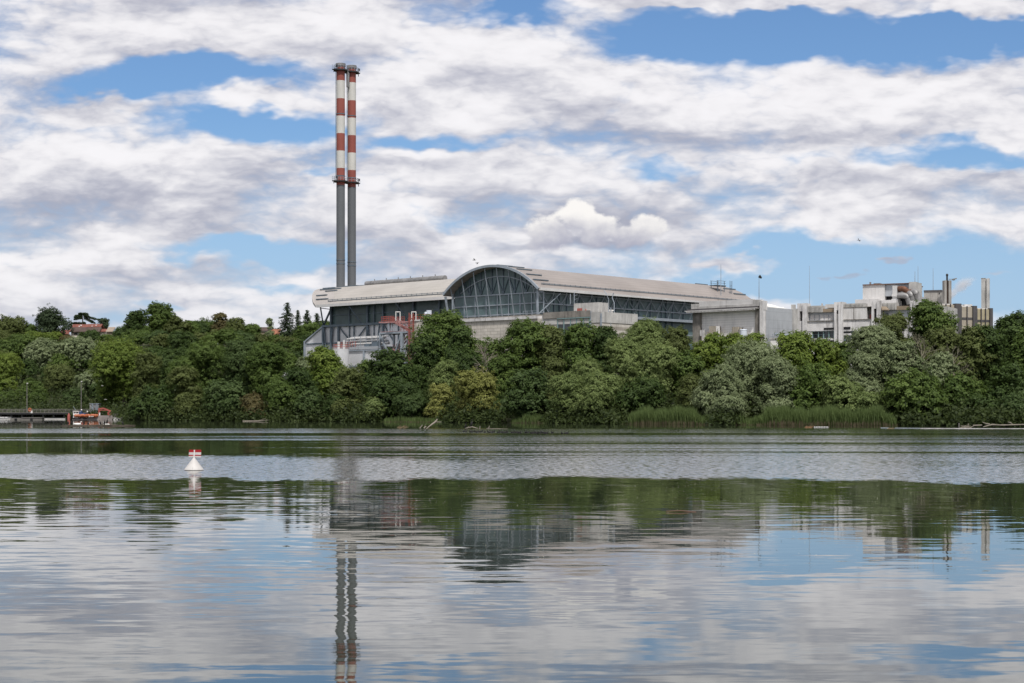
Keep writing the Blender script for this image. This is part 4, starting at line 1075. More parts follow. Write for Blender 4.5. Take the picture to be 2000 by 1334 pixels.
# ================================================================== vegetation
def quads_from(cent, nrm, ln, wd, rng, droop=0.):
    """leaf-sized rhombi: centre, normal, half length, half width"""
    n = len(cent)
    r = rng.normal(size=(n, 3)); r[:, 2] -= droop
    t = np.cross(nrm, r); t /= np.linalg.norm(t, axis=1, keepdims=True)+1e-9
    if droop:
        t = r - nrm*np.sum(r*nrm, 1, keepdims=True); t /= np.linalg.norm(t, axis=1, keepdims=True)+1e-9
    b = np.cross(nrm, t)
    ln = ln[:, None]; wd = wd[:, None]
    vv = np.stack([cent+t*ln, cent+b*wd+nrm*ln*.18, cent-t*ln, cent-b*wd+nrm*ln*.18], 1).reshape(-1, 3)
    return vv, np.arange(n*4).reshape(n, 4)
def unit(v): return v/(np.linalg.norm(v, axis=1, keepdims=True)+1e-9)
def sphere(n, rng): return unit(rng.normal(size=(n, 3)))
# kind: profile of half width against height fraction, leaf half length/width, lobe size, leaves per m2, droop
KIND = {
 'broad':   dict(prof=[(0, .55), (.15, .85), (.4, 1.), (.65, .92), (.85, .62), (1., .22)], leaf=(.27, .15), lobe=.32, clump=.62, dens=1.0, droop=0.),
 'tall':    dict(prof=[(0, .6), (.2, .9), (.5, 1.), (.75, .8), (.92, .5), (1., .18)], leaf=(.26, .14), lobe=.33, clump=.6, dens=1.0, droop=0.),
 'airy':    dict(prof=[(0, .35), (.25, .8), (.5, 1.), (.75, .95), (.9, .65), (1., .25)], leaf=(.26, .14), lobe=.21, clump=.5, dens=.62, droop=0.),
 'willow':  dict(prof=[(0, .95), (.2, 1.), (.45, .95), (.7, .78), (.88, .5), (1., .2)], leaf=(.25, .08), lobe=.30, clump=.5, dens=1.25, droop=.4),
 'shrub':   dict(prof=[(0, .95), (.3, 1.), (.6, .85), (.85, .55), (1., .2)], leaf=(.24, .11), lobe=.30, clump=.5, dens=1.1, droop=.2),
 'locust':  dict(prof=[(0, .4), (.2, .7), (.45, 1.), (.7, 1.), (.88, .7), (1., .3)], leaf=(.25, .10), lobe=.32, clump=.55, dens=1.05, droop=0.),
 'poplar':  dict(prof=[(0, .5), (.3, 1.), (.6, .9), (.85, .6), (1., .15)], leaf=(.25, .12), lobe=.45, clump=.5, dens=.9, droop=0.),
}
def crown(kind, w_, d_, zb, zt, rng, sun_lobes=True):
    k = KIND[kind]; hgt = zt-zb
    pf = k['prof']
    rad = lambda f: np.interp(f, [a for a, b in pf], [b for a, b in pf])
    lr = k['lobe']*min(w_, hgt*1.25)
    lr = max(lr, .9)
    nl = int(np.clip(1.15*(w_*hgt)/(lr*lr*1.9)*2.1, 9, 72))
    f = rng.uniform(.02, .97, nl)
    ang = rng.uniform(0, 2*math.pi, nl)
    rr = rad(f)*rng.uniform(.45, 1.02, nl)
    L = np.stack([np.cos(ang)*rr*(w_/2-lr*.62), np.sin(ang)*rr*(d_/2-lr*.62), zb+lr*.45+f*(hgt-lr*1.25)], 1)
    R = lr*rng.uniform(.5, 1.25, nl)
    # a few leading shoots for an uneven outline
    L[:3] = [(rng.uniform(-.22, .22)*w_, rng.uniform(-.15, .15)*d_, zt-lr*.75) for _ in range(3)]; R[:3] = lr*np.array([.85, .6, .7])
    cs, ns, tn = [], [], []
    for i in range(nl):
        ncl = max(6, int(4.5*R[i]**2/k['clump']**2*k['dens']))
        dr = sphere(ncl, rng)
        dr[:, 2] = np.where((dr[:, 2] < -.3)&(rng.random(ncl) < .88), -dr[:, 2]*.8, dr[:, 2])
        rs = rng.uniform(.62, 1.08, ncl)*np.where(rng.random(ncl) < .06, 1.25, 1.)
        cc = L[i]+unit(dr)*(R[i]*rs)[:, None]*np.array([1.02, 1.02, 1.04])
        nlv = 15
        off = rng.normal(size=(ncl, nlv, 3))*k['clump']*np.array([.46, .46, .34])
        pts = (cc[:, None, :]+off).reshape(-1, 3)
        nr = unit(.95*np.repeat(unit(dr), nlv, 0)+.35*unit(off.reshape(-1, 3))+np.array([0, 0, .3])+.32*rng.normal(size=(ncl*nlv, 3)))
        cs.append(pts); ns.append(nr)
        t0 = rng.normal(.45, .13); tc_ = rng.normal(0, .13, ncl)
        tn.append(np.repeat(t0+tc_, nlv)+rng.normal(0, .16, ncl*nlv))
    cs = np.concatenate(cs); ns = np.concatenate(ns); tn = np.clip(np.concatenate(tn), 0, 1)
    ok = cs[:, 2] > zb-.4
    cs, ns, tn = cs[ok], ns[ok], tn[ok]
    n = len(cs); s = rng.uniform(.7, 1.3, n)
    vv, qq = quads_from(cs, ns, k['leaf'][0]*s, k['leaf'][1]*s, rng, k['droop'])
    return vv, qq, tn, L, R
def trunk(parent, L, R, zb, hgt, w_, rng, mat_, nb=9):
    mb = MB(); o = root_loc(parent)
    r0 = .018*hgt+.08
    top = Vector((rng.uniform(-.4, .4), rng.uniform(-.4, .4), hgt*.78))
    pts = [Vector((0, 0, -1.)), Vector((rng.uniform(-.15, .15), 0, hgt*.2)), Vector((rng.uniform(-.3, .3), rng.uniform(-.3, .3), hgt*.45)), top]
    mb.tube([o+p for p in pts], [r0*1.25, r0, r0*.7, r0*.25], 7)
    idx = rng.permutation(len(L))[:nb]
    for i in idx:
        f = min(max((L[i][2]/hgt)*.62, .12), .72)
        q_ = pts[1].lerp(pts[2], min(max((f-.2)/.25, 0), 1)) if f < .45 else pts[2].lerp(pts[3], (f-.45)/.33)
        e = Vector(L[i]); mid = q_.lerp(e, .5)+Vector((0, 0, -.06*hgt*.5))
        mb.tube([o+q_, o+mid, o+e], [r0*.42, r0*.27, r0*.1], 5, cap=False)
    return mb.build('trunk', mat_, parent)
TREES = 0
def tree(cx, top, wpx, Y, kind, leaf, label, name='tree', cat='tree', group=None, bot=None, seed=None, bark=None, depth=.85, lift=0., nb=9):
    """a tree whose crown stands at pixel column cx and reaches row top when seen from the bank"""
    global TREES; TREES += 1
    rng = np.random.default_rng(seed if seed is not None else 1000+TREES*7)
    x = X(cx, Y); g = max(float(ground(x, Y)), -.3)
    o = thing(name, label, cat, (x, Y, g), group)
    zt = H+(HY-top)/F*Y-g; w_ = wpx/F*Y
    zb = lift if bot is None else max(H+(HY-bot)/F*Y-g, lift)
    vv, qq, tn, L, R = crown(kind, w_, w_*depth, zb, zt, rng)
    npmesh('crown', vv, qq, LEAF[leaf], tn, o)
    trunk(o, L, R, zb, zt, w_, rng, bark or M_bark, nb)
    return o
def conifer(cx, top, wpx, Y, label, bot):
    global TREES; TREES += 1
    rng = np.random.default_rng(500+TREES)
    x = X(cx, Y); g = float(ground(x, Y)); o = thing('conifer', label, 'conifer', (x, Y, g))
    zt = H+(HY-top)/F*Y-g; w_ = wpx/F*Y; zb = max(H+(HY-bot)/F*Y-g, 1.)
    cs, ns = [], []
    nt_ = int((zt-zb)/.55)
    mb = MB(); mb.tube([(x, Y, g-1), (x, Y, g+zt*.98)], [.32, .05], 7)
    for i in range(nt_):
        f = i/nt_; z = zb+(zt-zb)*f; r = w_/2*(1-f)**.75*rng.uniform(.7, 1.15)+.25
        nb_ = 9
        for j in range(nb_):
            a0 = rng.uniform(0, 6.283); ln = r*rng.uniform(.55, 1.15); n = max(7, int(ln*17))
            s = rng.uniform(.12, 1, n)
            pts = np.stack([np.cos(a0)*ln*s, np.sin(a0)*ln*s, z-ln*.22*s+rng.normal(0, .07, n)], 1)+rng.normal(0, .13, (n, 3))
            cs.append(pts); ns.append(unit(np.tile([np.cos(a0)*.3, np.sin(a0)*.3, .9], (n, 1))+.5*rng.normal(size=(n, 3))))
            if j < 3: mb.tube([(x, Y, g+z), (x+math.cos(a0)*ln*.8, Y+math.sin(a0)*ln*.8, g+z-ln*.2)], [.06, .02], 4, cap=False)
    cs = np.concatenate(cs); ns = np.concatenate(ns); n = len(cs); s = rng.uniform(.7, 1.3, n)
    vv, qq = quads_from(cs, ns, .27*s, .085*s, rng)
    npmesh('crown', vv, qq, LEAF['K'], np.clip(rng.normal(.45, .25, n), 0, 1), o)
    mb.build('trunk', M_bark, o)
    return o
def bare(cx, top, wpx, Y, bot, label, mat_, seed, group=None, lean=0., nlv=0):
    """leafless branching tree"""
    rng = np.random.default_rng(seed)
    x = X(cx, Y); g = float(ground(x, Y)); o = thing('bare_tree', label, 'tree', (x, Y, g), group)
    zt = H+(HY-top)/F*Y; z0 = max(H+(HY-bot)/F*Y, g); w_ = wpx/F*Y
    mb = MB(); br = MB()
    mb.tube([(x+lean*2, Y, g-1), (x+lean, Y, z0+(zt-z0)*.25), (x, Y, z0+(zt-z0)*.6)], [.24, .17, .10], 7)
    def grow(p, d, ln, r, lev):
        q_ = p+d*ln*.5; d2 = (d+Vector(rng.normal(0, .16, 3))).normalized(); e = q_+d2*ln*.5
        br.tube([p, q_, e], [r, r*.75, r*.45], 5, cap=False)
        if lev == 0: return
        for k in range(rng.integers(2, 5)):
            f = rng.uniform(.35, 1.); st_ = p.lerp(q_, f*2) if f < .5 else q_.lerp(e, f*2-1)
            nd = (d2+Vector(rng.normal(0, .55, 3))+Vector((0, 0, .12))).normalized()
            grow(st_, nd, ln*rng.uniform(.45, .75), r*.55, lev-1)
    for k in range(15):
        f = .12+.88*k/14; z = z0+(zt-z0)*.62*f; a0 = rng.uniform(0, 6.28)
        dirx = math.cos(a0)*(1-.4*f)
        grow(Vector((x+lean*(1-f), Y, z)), Vector((dirx, math.sin(a0)*.6, .35+.7*f)).normalized(), (w_*.36)*(1.15-.4*f), .075, 3)
    mb.build('trunk', mat_, o); br.build('branch', mat_, o)
    return o

s_ = lambda px: float(shore(px))
FRONT = [
 # cx, top, width, offset behind the shore, kind, leaf, label, extra
 (5, 688, 74, 36, 'locust', 'B', 'bright yellow green tree cut by the left picture edge', {}),
 (36, 655, 74, 90, 'tall', 'M', 'tall green tree behind the bright tree at the left edge', {}),
 (82, 662, 74, 70, 'airy', 'V', 'silvery tree left of two, behind the left lamp post', {}),
 (150, 660, 92, 74, 'airy', 'V', 'wide silvery tree below the white house', {}),
 (112, 712, 66, 40, 'locust', 'O', 'olive green tree between the two lamp posts', {}),
 (65, 742, 60, 24, 'shrub', 'M', 'low green tree directly behind the left lamp post', {}),
 (176, 722, 60, 36, 'airy', 'V', 'small grey green tree behind the right lamp post', {}),
 (145, 760, 62, 22, 'shrub', 'T', 'dark bushy tree behind the work boat cabin', {}),
 (196, 750, 50, 24, 'shrub', 'T', 'dark bush behind the grey cabinet on the jetty', {}),
 (14, 765, 60, 20, 'shrub', 'M', 'low green bush at the left end of the jetty', {}),
 (243, 670, 122, 22, 'locust', 'B', 'broad bright green tree right of the jetty', {}),
 (214, 705, 56, 14, 'locust', 'B', 'bright green tree leaning over the jetty end', {}),
 (290, 690, 62, 10, 'locust', 'O', 'olive brown tree beside the broad bright green tree', {}),
 (325, 682, 74, 26, 'tall', 'D', 'dark narrow tree left of the spreading locust trees', {}),
 (300, 757, 82, 3, 'broad', 'D', 'dark low tree at the water right of the floating pontoon', {}),
 (396, 668, 116, 22, 'locust', 'M', 'spreading locust tree with pale limbs, left of two', {'bark': 'pale', 'nb': 14}),
 (362, 718, 62, 10, 'locust', 'O', 'yellowish olive tree under the left locust tree', {}),
 (478, 664, 92, 26, 'locust', 'T', 'spreading locust tree with pale limbs, right of two', {'bark': 'pale', 'nb': 14}),
 (530, 672, 86, 22, 'locust', 'M', 'dense green tree in front of the grey shed, left of it', {}),
 (440, 750, 92, 3, 'broad', 'T', 'bluish green bush at the water below the two locust trees', {}),
 (372, 770, 62, 2, 'shrub', 'O', 'brownish olive bush at the water left of the bluish bush', {}),
 (497, 770, 58, 2, 'shrub', 'R', 'russet tinged bush above the pale fallen log', {}),
 (548, 745, 66, 5, 'shrub', 'M', 'green bush at the water below the grey shed', {'bot': None}),
 (585, 720, 62, 10, 'broad', 'D', 'dark tree right of the grey shed', {}),
 (643, 680, 84, 30, 'broad', 'B', 'round bright green tree in front of the sloping cladded wing', {}),
 (600, 696, 50, 34, 'airy', 'V', 'thin grey green tree beside the cladded wing', {}),
 (608, 766, 64, 2, 'broad', 'T', 'bushy tree at the water under the round bright tree', {}),
 (655, 775, 50, 2, 'shrub', 'D', 'dark bush at the water left of the yellow olive willow', {}),
 (684, 722, 72, 8, 'shrub', 'O', 'upright yellow olive willow below the clad annex', {}),
 (668, 786, 46, 1, 'shrub', 'O', 'low olive bush at the foot of the upright willow', {}),
 (718, 706, 52, 18, 'broad', 'M', 'mid green tree below the annex door', {}),
 (732, 776, 40, 1, 'shrub', 'G', 'small yellow green bush at the water right of the upright willow', {}),
 (778, 686, 116, 16, 'broad', 'D', 'dark round tree in front of the stair tower', {}),
 (806, 748, 66, 5, 'willow', 'T', 'drooping dark bush left of the yellow willows', {}),
 (752, 745, 60, 5, 'broad', 'D', 'dark low tree between the upright willow and the drooping bush', {}),
 (868, 609, 116, 42, 'broad', 'M', 'tallest green tree in front of the silo', {}),
 (828, 655, 70, 34, 'broad', 'D', 'dark green tree at the left foot of the tallest tree', {}),
 (902, 640, 60, 30, 'broad', 'D', 'dark tree between the tallest tree and the bare dead tree', {}),
 (950, 668, 80, 32, 'broad', 'M', 'green tree behind the bare dead tree', {}),
 (905, 690, 80, 24, 'broad', 'D', 'dark tree behind the two olive willows', {}),
 (866, 707, 66, 10, 'willow', 'G', 'taller olive willow left of the yellow willow', {}),
 (858, 752, 52, 4, 'willow', 'Y', 'small yellowish willow leaning left beside the yellow willow', {}),
 (926, 729, 106, 3, 'willow', 'Y', 'round golden yellow willow at the water', {}),
 (985, 700, 70, 24, 'tall', 'D', 'dark tree behind the golden willow, right of the dead tree', {}),
 (1030, 628, 112, 34, 'broad', 'M', 'broad green tree in front of the concrete annex', {}),
 (990, 662, 60, 22, 'tall', 'M', 'ivy green narrow tree right of the dead tree', {}),
 (1082, 640, 74, 36, 'broad', 'O', 'olive tree left of the concrete block window', {}),
 (1138, 634, 92, 34, 'broad', 'M', 'dark olive tree below the concrete block window', {}),
 (1185, 640, 66, 36, 'broad', 'D', 'dark green tree at the right corner of the concrete block', {}),
 (1030, 724, 94, 4, 'broad', 'T', 'bluish dark tree at the water left of the big green willow', {}),
 (1078, 700, 62, 14, 'shrub', 'O', 'brownish tree above the bluish dark tree', {}),
 (1110, 735, 84, 4, 'willow', 'G', 'left half of a pair of big green willows at the water', {}),
 (1175, 728, 104, 4, 'willow', 'G', 'right half of a pair of big green willows at the water', {}),
 (1148, 708, 78, 13, 'willow', 'G', 'green willow standing behind the pair at the water', {}),
 (1222, 666, 100, 18, 'willow', 'G', 'pale green domed willow, left of two on the slope', {'bot': 772}),
 (1287, 678, 92, 18, 'willow', 'G', 'pale green domed willow, right of two on the slope', {'bot': 775}),
 (1262, 627, 106, 34, 'willow', 'G', 'highest pale green willow in front of the teal side wall', {}),
 (1322, 640, 64, 32, 'shrub', 'O', 'olive tree between the pale willow and the bright trees', {}),
 (1252, 745, 96, 10, 'broad', 'D', 'deep shaded tree under the domed willows', {}),
 (1350, 735, 62, 9, 'willow', 'O', 'olive bush left of the silver willow', {}),
 (1384, 652, 72, 34, 'broad', 'B', 'bright green tree at the left foot of the white hall', {}),
 (1432, 656, 70, 36, 'broad', 'B', 'bright green tree below the silver tank', {}),
 (1480, 652, 62, 36, 'broad', 'B', 'bright green tree below the corner pier of the white hall', {}),
 (1340, 690, 70, 24, 'broad', 'M', 'green tree behind the left side of the silver willow', {}),
 (1470, 671, 128, 14, 'willow', 'V', 'largest silver willow on the right bank', {}),
 (1404, 718, 104, 6, 'willow', 'V', 'silver willow at the water, front left of the largest one', {}),
 (1428, 775, 80, 2, 'willow', 'V', 'low silver bush at the foot of the silver willows', {}),
 (1515, 700, 76, 10, 'willow', 'V', 'silver willow front right of the largest one', {}),
 (1553, 650, 84, 26, 'broad', 'B', 'pointed bright green tree in front of the left office pier', {}),
 (1606, 665, 74, 28, 'broad', 'B', 'bright green tree below the office strip windows', {}),
 (1650, 668, 60, 32, 'broad', 'M', 'green tree left of the grey olive willow', {}),
 (1580, 715, 84, 12, 'broad', 'M', 'deep green tree behind the reeds right of the silver willows', {}),
 (1700, 640, 118, 22, 'willow', 'V', 'big grey olive willow in front of the office', {}),
 (1740, 614, 84, 30, 'willow', 'O', 'top of an olive willow behind the grey olive one', {}),
 (1688, 690, 70, 16, 'willow', 'V', 'grey olive willow lobe leaning over the round bush', {}),
 (1650, 738, 106, 9, 'shrub', 'G', 'round green bush above the right reeds', {}),
 (1700, 770, 84, 6, 'shrub', 'G', 'low green bush just left of the big front maple', {}),
 (1816, 590, 112, 34, 'broad', 'M', 'tall green tree rising before the tan concrete box', {}),
 (1836, 640, 110, 26, 'airy', 'O', 'olive tree with dead twigs below the tall green tree', {'nb': 26, 'bark': 'pale'}),
 (1900, 640, 84, 24, 'airy', 'O', 'olive yellow tree below the ribbed building', {'nb': 14, 'bark': 'pale'}),
 (1762, 668, 78, 20, 'airy', 'V', 'grey half bare willow beside the olive tree', {'nb': 26, 'bark': 'pale'}),
 (1840, 690, 70, 13, 'airy', 'V', 'small grey half bare willow in the middle of the right trees', {'nb': 20, 'bark': 'pale'}),
 (1810, 728, 146, 5, 'broad', 'M', 'wide green maple overhanging the water on the right', {}),
 (1880, 735, 84, 8, 'broad', 'M', 'green maple right of the wide overhanging one', {}),
 (1760, 745, 70, 8, 'broad', 'D', 'dark tree left behind the wide maple', {}),
 (1925, 642, 96, 26, 'broad', 'D', 'dark dense tree in front of the ribbed building corner', {}),
 (1972, 612, 90, 34, 'broad', 'D', 'dark tree with a ragged top near the right edge', {}),
 (2005, 640, 76, 22, 'broad', 'M', 'tree cut by the right picture edge', {}),
 (1960, 715, 90, 12, 'broad', 'D', 'dark tree over the driftwood at the right', {}),
 (1985, 776, 70, 3, 'locust', 'T', 'low spreading tree over the water at the right edge', {}),
 (1915, 775, 84, 6, 'broad', 'D', 'low dark tree between the maple and the driftwood', {}),
]
for cx, top, wpx, off, kind, leaf, lab, ex in FRONT:
    ex = dict(ex); 
    if ex.get('bark') == 'pale': ex['bark'] = M_bark_pale
    Y = s_(cx)+off
    nm_ = 'willow_tree' if 'willow' in lab else ('bush' if 'bush' in lab else 'tree')
    tree(cx, top, wpx, Y, kind, leaf, lab, nm_, 'bush' if nm_ == 'bush' else 'tree', **ex)
M_bark_mid = pm('lichen_bark', (.20, .185, .13), .25, 1.2, .95)
bare(945, 655, 62, s_(945)+22, 752, 'pale dead tree with bare branches above the golden willow', M_bark_pale, 11, lean=1.2)
bare(1800, 648, 80, s_(1800)+20, 735, 'dead branching tree standing before the tall green tree on the right', M_bark_mid, 13)
bare(1862, 668, 60, s_(1862)+16, 745, 'dead pale branched tree right of the other on the right bank', M_bark_mid, 14)

HILL = [
 (22, 620, 74, 585, 'broad', 'O', 'brownish crowned tree on the skyline at the far left'),
 (58, 636, 46, 590, 'broad', 'M', 'small tree on the skyline left of the big dark round tree'),
 (100, 609, 66, 590, 'broad', 'K', 'big dark round tree on the skyline left of the white house'),
 (203, 622, 28, 612, 'airy', 'K', 'small dark tree behind the right end of the white house roof'),
 (243, 640, 50, 590, 'broad', 'D', 'dark tree on the skyline right of the beige outbuilding'),
 (268, 606, 46, 585, 'airy', 'D', 'left crown of the tallest skyline group on the hill'),
 (312, 593, 66, 590, 'airy', 'M', 'tallest skyline tree on the hill with gaps in its crown'),
 (345, 618, 52, 585, 'airy', 'O', 'sparse tree at the right of the tallest skyline group'),
 (372, 628, 44, 590, 'broad', 'M', 'rounded tree right of the sparse skyline tree'),
 (398, 634, 40, 596, 'broad', 'D', 'low dark tree on the middle of the ridge'),
 (428, 611, 40, 596, 'airy', 'R', 'reddish brown topped thin tree on the ridge'),
 (462, 622, 54, 590, 'broad', 'O', 'olive tree on the ridge left of the grey roofed house'),
 (490, 634, 42, 590, 'broad', 'M', 'tree just left of the grey roofed house'),
 (527, 622, 13, 596, 'poplar', 'V', 'slim pale poplar between the two right hill houses'),
 (600, 632, 84, 560, 'broad', 'M', 'light green round tree left of the low hall'),
 (568, 660, 70, 545, 'broad', 'O', 'olive tree below the tall conifer'),
 (20, 668, 76, 510, 'broad', 'M', 'green tree low on the left hillside'),
 (70, 650, 60, 560, 'broad', 'B', 'light green tree below the big dark round tree'),
 (103, 650, 40, 575, 'broad', 'B', 'bright small tree left of the low red annex'),
 (135, 655, 40, 575, 'shrub', 'R', 'russet bush in front of the low red annex'),
 (178, 646, 52, 580, 'broad', 'D', 'dark tree hiding the right front of the white house'),
 (210, 655, 46, 575, 'broad', 'M', 'tree in front of the beige outbuilding'),
 (236, 662, 56, 540, 'broad', 'D', 'dark tree on the slope below the beige outbuilding'),
 (270, 645, 60, 560, 'broad', 'M', 'mid green tree below the skyline group, left'),
 (310, 648, 64, 545, 'broad', 'T', 'bluish green tree below the tallest skyline tree'),
 (350, 655, 64, 540, 'broad', 'D', 'dark tree on the slope left of the olive ridge tree'),
 (392, 655, 60, 545, 'broad', 'D', 'dark tree on the slope below the brown topped thin tree'),
 (430, 645, 60, 560, 'broad', 'O', 'olive brown tree on the slope below the ridge'),
 (470, 650, 56, 545, 'broad', 'T', 'bluish tree on the slope below the grey roofed house'),
 (505, 654, 50, 560, 'broad', 'O', 'brownish tree right under the grey roofed house'),
 (540, 656, 46, 560, 'broad', 'M', 'tree right under the orange roofed house'),
 (130, 690, 70, 470, 'broad', 'M', 'green tree on the lower slope behind the silvery trees'),
 (200, 690, 70, 470, 'broad', 'D', 'dark tree on the lower slope right of the silvery trees'),
 (255, 690, 70, 480, 'broad', 'D', 'dark tree behind the broad bright green tree'),
 (310, 680, 70, 470, 'broad', 'D', 'dark tree behind the narrow dark tree'),
 (360, 680, 66, 470, 'broad', 'D', 'dark tree on the slope behind the left locust tree'),
 (440, 678, 70, 470, 'broad', 'M', 'green tree on the slope behind the two locust trees'),
 (505, 682, 66, 470, 'broad', 'M', 'green tree on the slope behind the grey shed'),
 (560, 690, 66, 450, 'broad', 'M', 'green tree left of the shoulder wing'),
 (605, 668, 50, 520, 'broad', 'D', 'dark tree tucked behind the shoulder wing'),
 (45, 700, 70, 460, 'broad', 'D', 'dark tree behind the bright tree at the left edge'),
 (100, 715, 60, 450, 'broad', 'D', 'shaded tree in the gap between the silvery trees'),
]
for cx, top, wpx, Y, kind, leaf, lab in HILL:
    tree(cx, top, wpx, Y, kind, leaf, lab, 'bush' if 'bush' in lab else ('poplar_tree' if 'poplar' in lab else 'tree'), 'bush' if 'bush' in lab else 'tree', lift=.8)
# trees of the ridge and slope that nothing tells apart
rng = np.random.default_rng(21)
def fill(n, p0, p1, Y0, Y1, top, dt, w0, w1, kinds, label, group):
    for i in range(n):
        px = p0+(p1-p0)*(i+.5)/n+rng.uniform(-.35, .35)*(p1-p0)/n
        tree(px, top(px)+rng.uniform(-dt, dt), rng.uniform(w0, w1), rng.uniform(Y0, Y1), 'broad' if rng.random() < .75 else 'locust', kinds[rng.integers(len(kinds))], label, group=group, lift=.5)
ridge = lambda px: float(np.interp(px, [0, 60, 115, 215, 240, 420, 480, 500, 545, 640], [632, 638, 662, 662, 638, 628, 630, 652, 654, 632]))
fill(20, -25, 655, 618, 650, ridge, 5, 54, 78, 'MDDMO', 'green tree in the unbroken row along the ridge of the hill', 'trees in the row along the ridge')
fill(18, -25, 640, 525, 560, lambda p: ridge(p)+18, 5, 56, 80, 'MMDTO', 'green tree massed halfway up the wooded hill', 'trees massed halfway up the hill')
fill(16, -25, 600, 465, 500, lambda p: 684., 6, 60, 84, 'MDDOT', 'green tree massed at the foot of the wooded hill', 'trees massed at the foot of the hill')
conifer(561, 589, 58, 565, 'tall dark conifer on the skyline left of the low hall', 690)
conifer(582, 604, 26, 600, 'thin small conifer right of the tall dark conifer', 660)
conifer(600, 604, 42, 600, 'middle conifer close to the low hall', 665)
conifer(619, 610, 42, 600, 'conifer partly behind the eave of the low hall', 665)
# flat topped cedar behind the white house
rng = np.random.default_rng(77)
Yc = 614.; xc = X(162, Yc); gc = float(ground(xc, Yc))
cd_ = thing('cedar_tree', 'flat topped dark cedar with a bare trunk above the white house', 'tree', (xc, Yc, gc))
mb = MB(); zc = lambda py: H+(HY-py)/F*Yc
mb.tube([(xc, Yc, gc-1), (xc, Yc, zc(635)), (xc-.3, Yc, zc(612))], [.42, .3, .08], 7)
cs = []; 
for (py, l, r_, drp) in ((616, -3.2, 2.4, .4), (618, -3.4, 5.2, 1.2), (621, -3.4, 4.4, 2.), (631, -4.4, 1., .2), (612.5, -1.6, 1.8, .2)):
    for side, ln in ((-1, -l), (1, r_)):
        for k in range(3):
            yy_ = rng.uniform(-.7, .7); n = 420
            s = rng.uniform(.05, 1, n)**.8
            pts = np.stack([xc+side*ln*s*rng.uniform(.8, 1.05), Yc+yy_*ln*s+rng.normal(0, .3, n), zc(py)-drp*s**1.5*(1 if side > 0 else .3)+rng.normal(0, .17, n)], 1)
            cs.append(pts)
            mb.tube([(xc, Yc, zc(py+2)), (xc+side*ln*.9, Yc+yy_*ln*.9, zc(py)-drp*(1 if side > 0 else .3))], [.09, .03], 4, cap=False)
cs = np.concatenate(cs); n = len(cs); ns = unit(np.array([0, 0, 1.])+.5*rng.normal(size=(n, 3)))
vv, qq = quads_from(cs, ns, .26*rng.uniform(.6, 1.2, n), .1*rng.uniform(.6, 1.2, n), rng)
npmesh('crown', vv-np.array([xc, Yc, gc]), qq, LEAF['K'], np.clip(rng.normal(.45, .25, n), 0, 1), cd_)
mb.build('trunk', M_bark, cd_)

# undergrowth that nobody could count: one mass along the bank and up the slopes
rng = np.random.default_rng(5)
cs, ns, tn = [], [], []
def scatter(n, pxr, offr, hr, spread):
    px = rng.uniform(*pxr, n); off = rng.uniform(0, 1, n)**1.3*(offr[1]-offr[0])+offr[0]
    Y = np.interp(px, [a for a, b in SP], [b for a, b in SP])+off
    wet = (off < 9)&(((px > 1215)&(px < 1390))|((px > 1440)&(px < 1765))|((px > 740)&(px < 870))|((px > 980)&(px < 1075)))
    px, off, Y = px[~wet], off[~wet], Y[~wet]; n = len(px)
    x = (px-1000)/F*Y; g = ground(x, Y)
    hh = rng.uniform(*hr, n)
    m_ = 34
    dr = rng.normal(size=(n, m_, 3))*np.array([spread, spread, .42])
    pts = np.stack([x, Y, g+hh*.5], 1)[:, None, :]+dr*np.stack([np.ones(n), np.ones(n), hh], 1)[:, None, :]
    cs.append(pts.reshape(-1, 3)); ns.append(unit(np.array([0, -.25, .6])+rng.normal(size=(n*m_, 3))*.7))
    tn.append(np.repeat(np.clip(rng.normal(.4, .2, n), 0, 1), m_))
scatter(3400, (-40, 2060), (-2.5, 12), (.9, 2.8), .8)
scatter(1500, (-40, 2060), (10, 60), (1.4, 4.), 1.1)
scatter(900, (-40, 640), (50, 165), (1., 2.), 1.2)
cs = np.concatenate(cs); ns = np.concatenate(ns); tn = np.concatenate(tn); n = len(cs)
ok = cs[:, 2] > .05; cs, ns, tn = cs[ok], ns[ok], tn[ok]; n = len(cs)
vv, qq = quads_from(cs, ns, .36*rng.uniform(.7, 1.3, n), .2*rng.uniform(.7, 1.3, n), rng)
ug = npmesh('undergrowth', vv, qq, LEAF['U'], np.clip(tn+rng.normal(0, .15, n), 0, 1)); ug['kind'] = 'stuff'
# reed beds
cs, ns, tn, ln_, lm = [], [], [], [], []
def reeds(px0, px1, n, hpx, off):
    px = rng.uniform(px0, px1, n); edge = np.minimum((px-px0), (px1-px))/30.
    Y = np.interp(px, [a for a, b in SP], [b for a, b in SP])+rng.uniform(off, off+7, n)
    x = (px-1000)/F*Y; h = hpx/F*Y*rng.uniform(.6, 1.08, n)*np.clip(.5+edge*.5, .45, 1)*(1+.10*np.sin(px*.21)+.10*np.sin(px*.067)+.07*np.sin(px*.9))
    return px, Y, x, h
V_, T_ = [], []
def blades(x, Y, h, drift, wd):
    n = len(x); lx = rng.normal(0, .16, n)*h*drift; ly = rng.normal(0, .16, n)*h*drift
    tip = np.stack([x+lx, Y+ly, h], 1); b0 = np.stack([x, Y, np.full(n, -.3)], 1)
    a0 = rng.uniform(0, math.pi, n); side = np.stack([np.cos(a0), np.sin(a0), np.zeros(n)], 1)*wd
    mid = b0*.45+tip*.55+np.stack([-lx*.15, -ly*.15, np.zeros(n)], 1)
    return np.stack([b0, mid+side, tip, mid-side], 1).reshape(-1, 3)
VV, TT, VS, TS = [], [], [], []
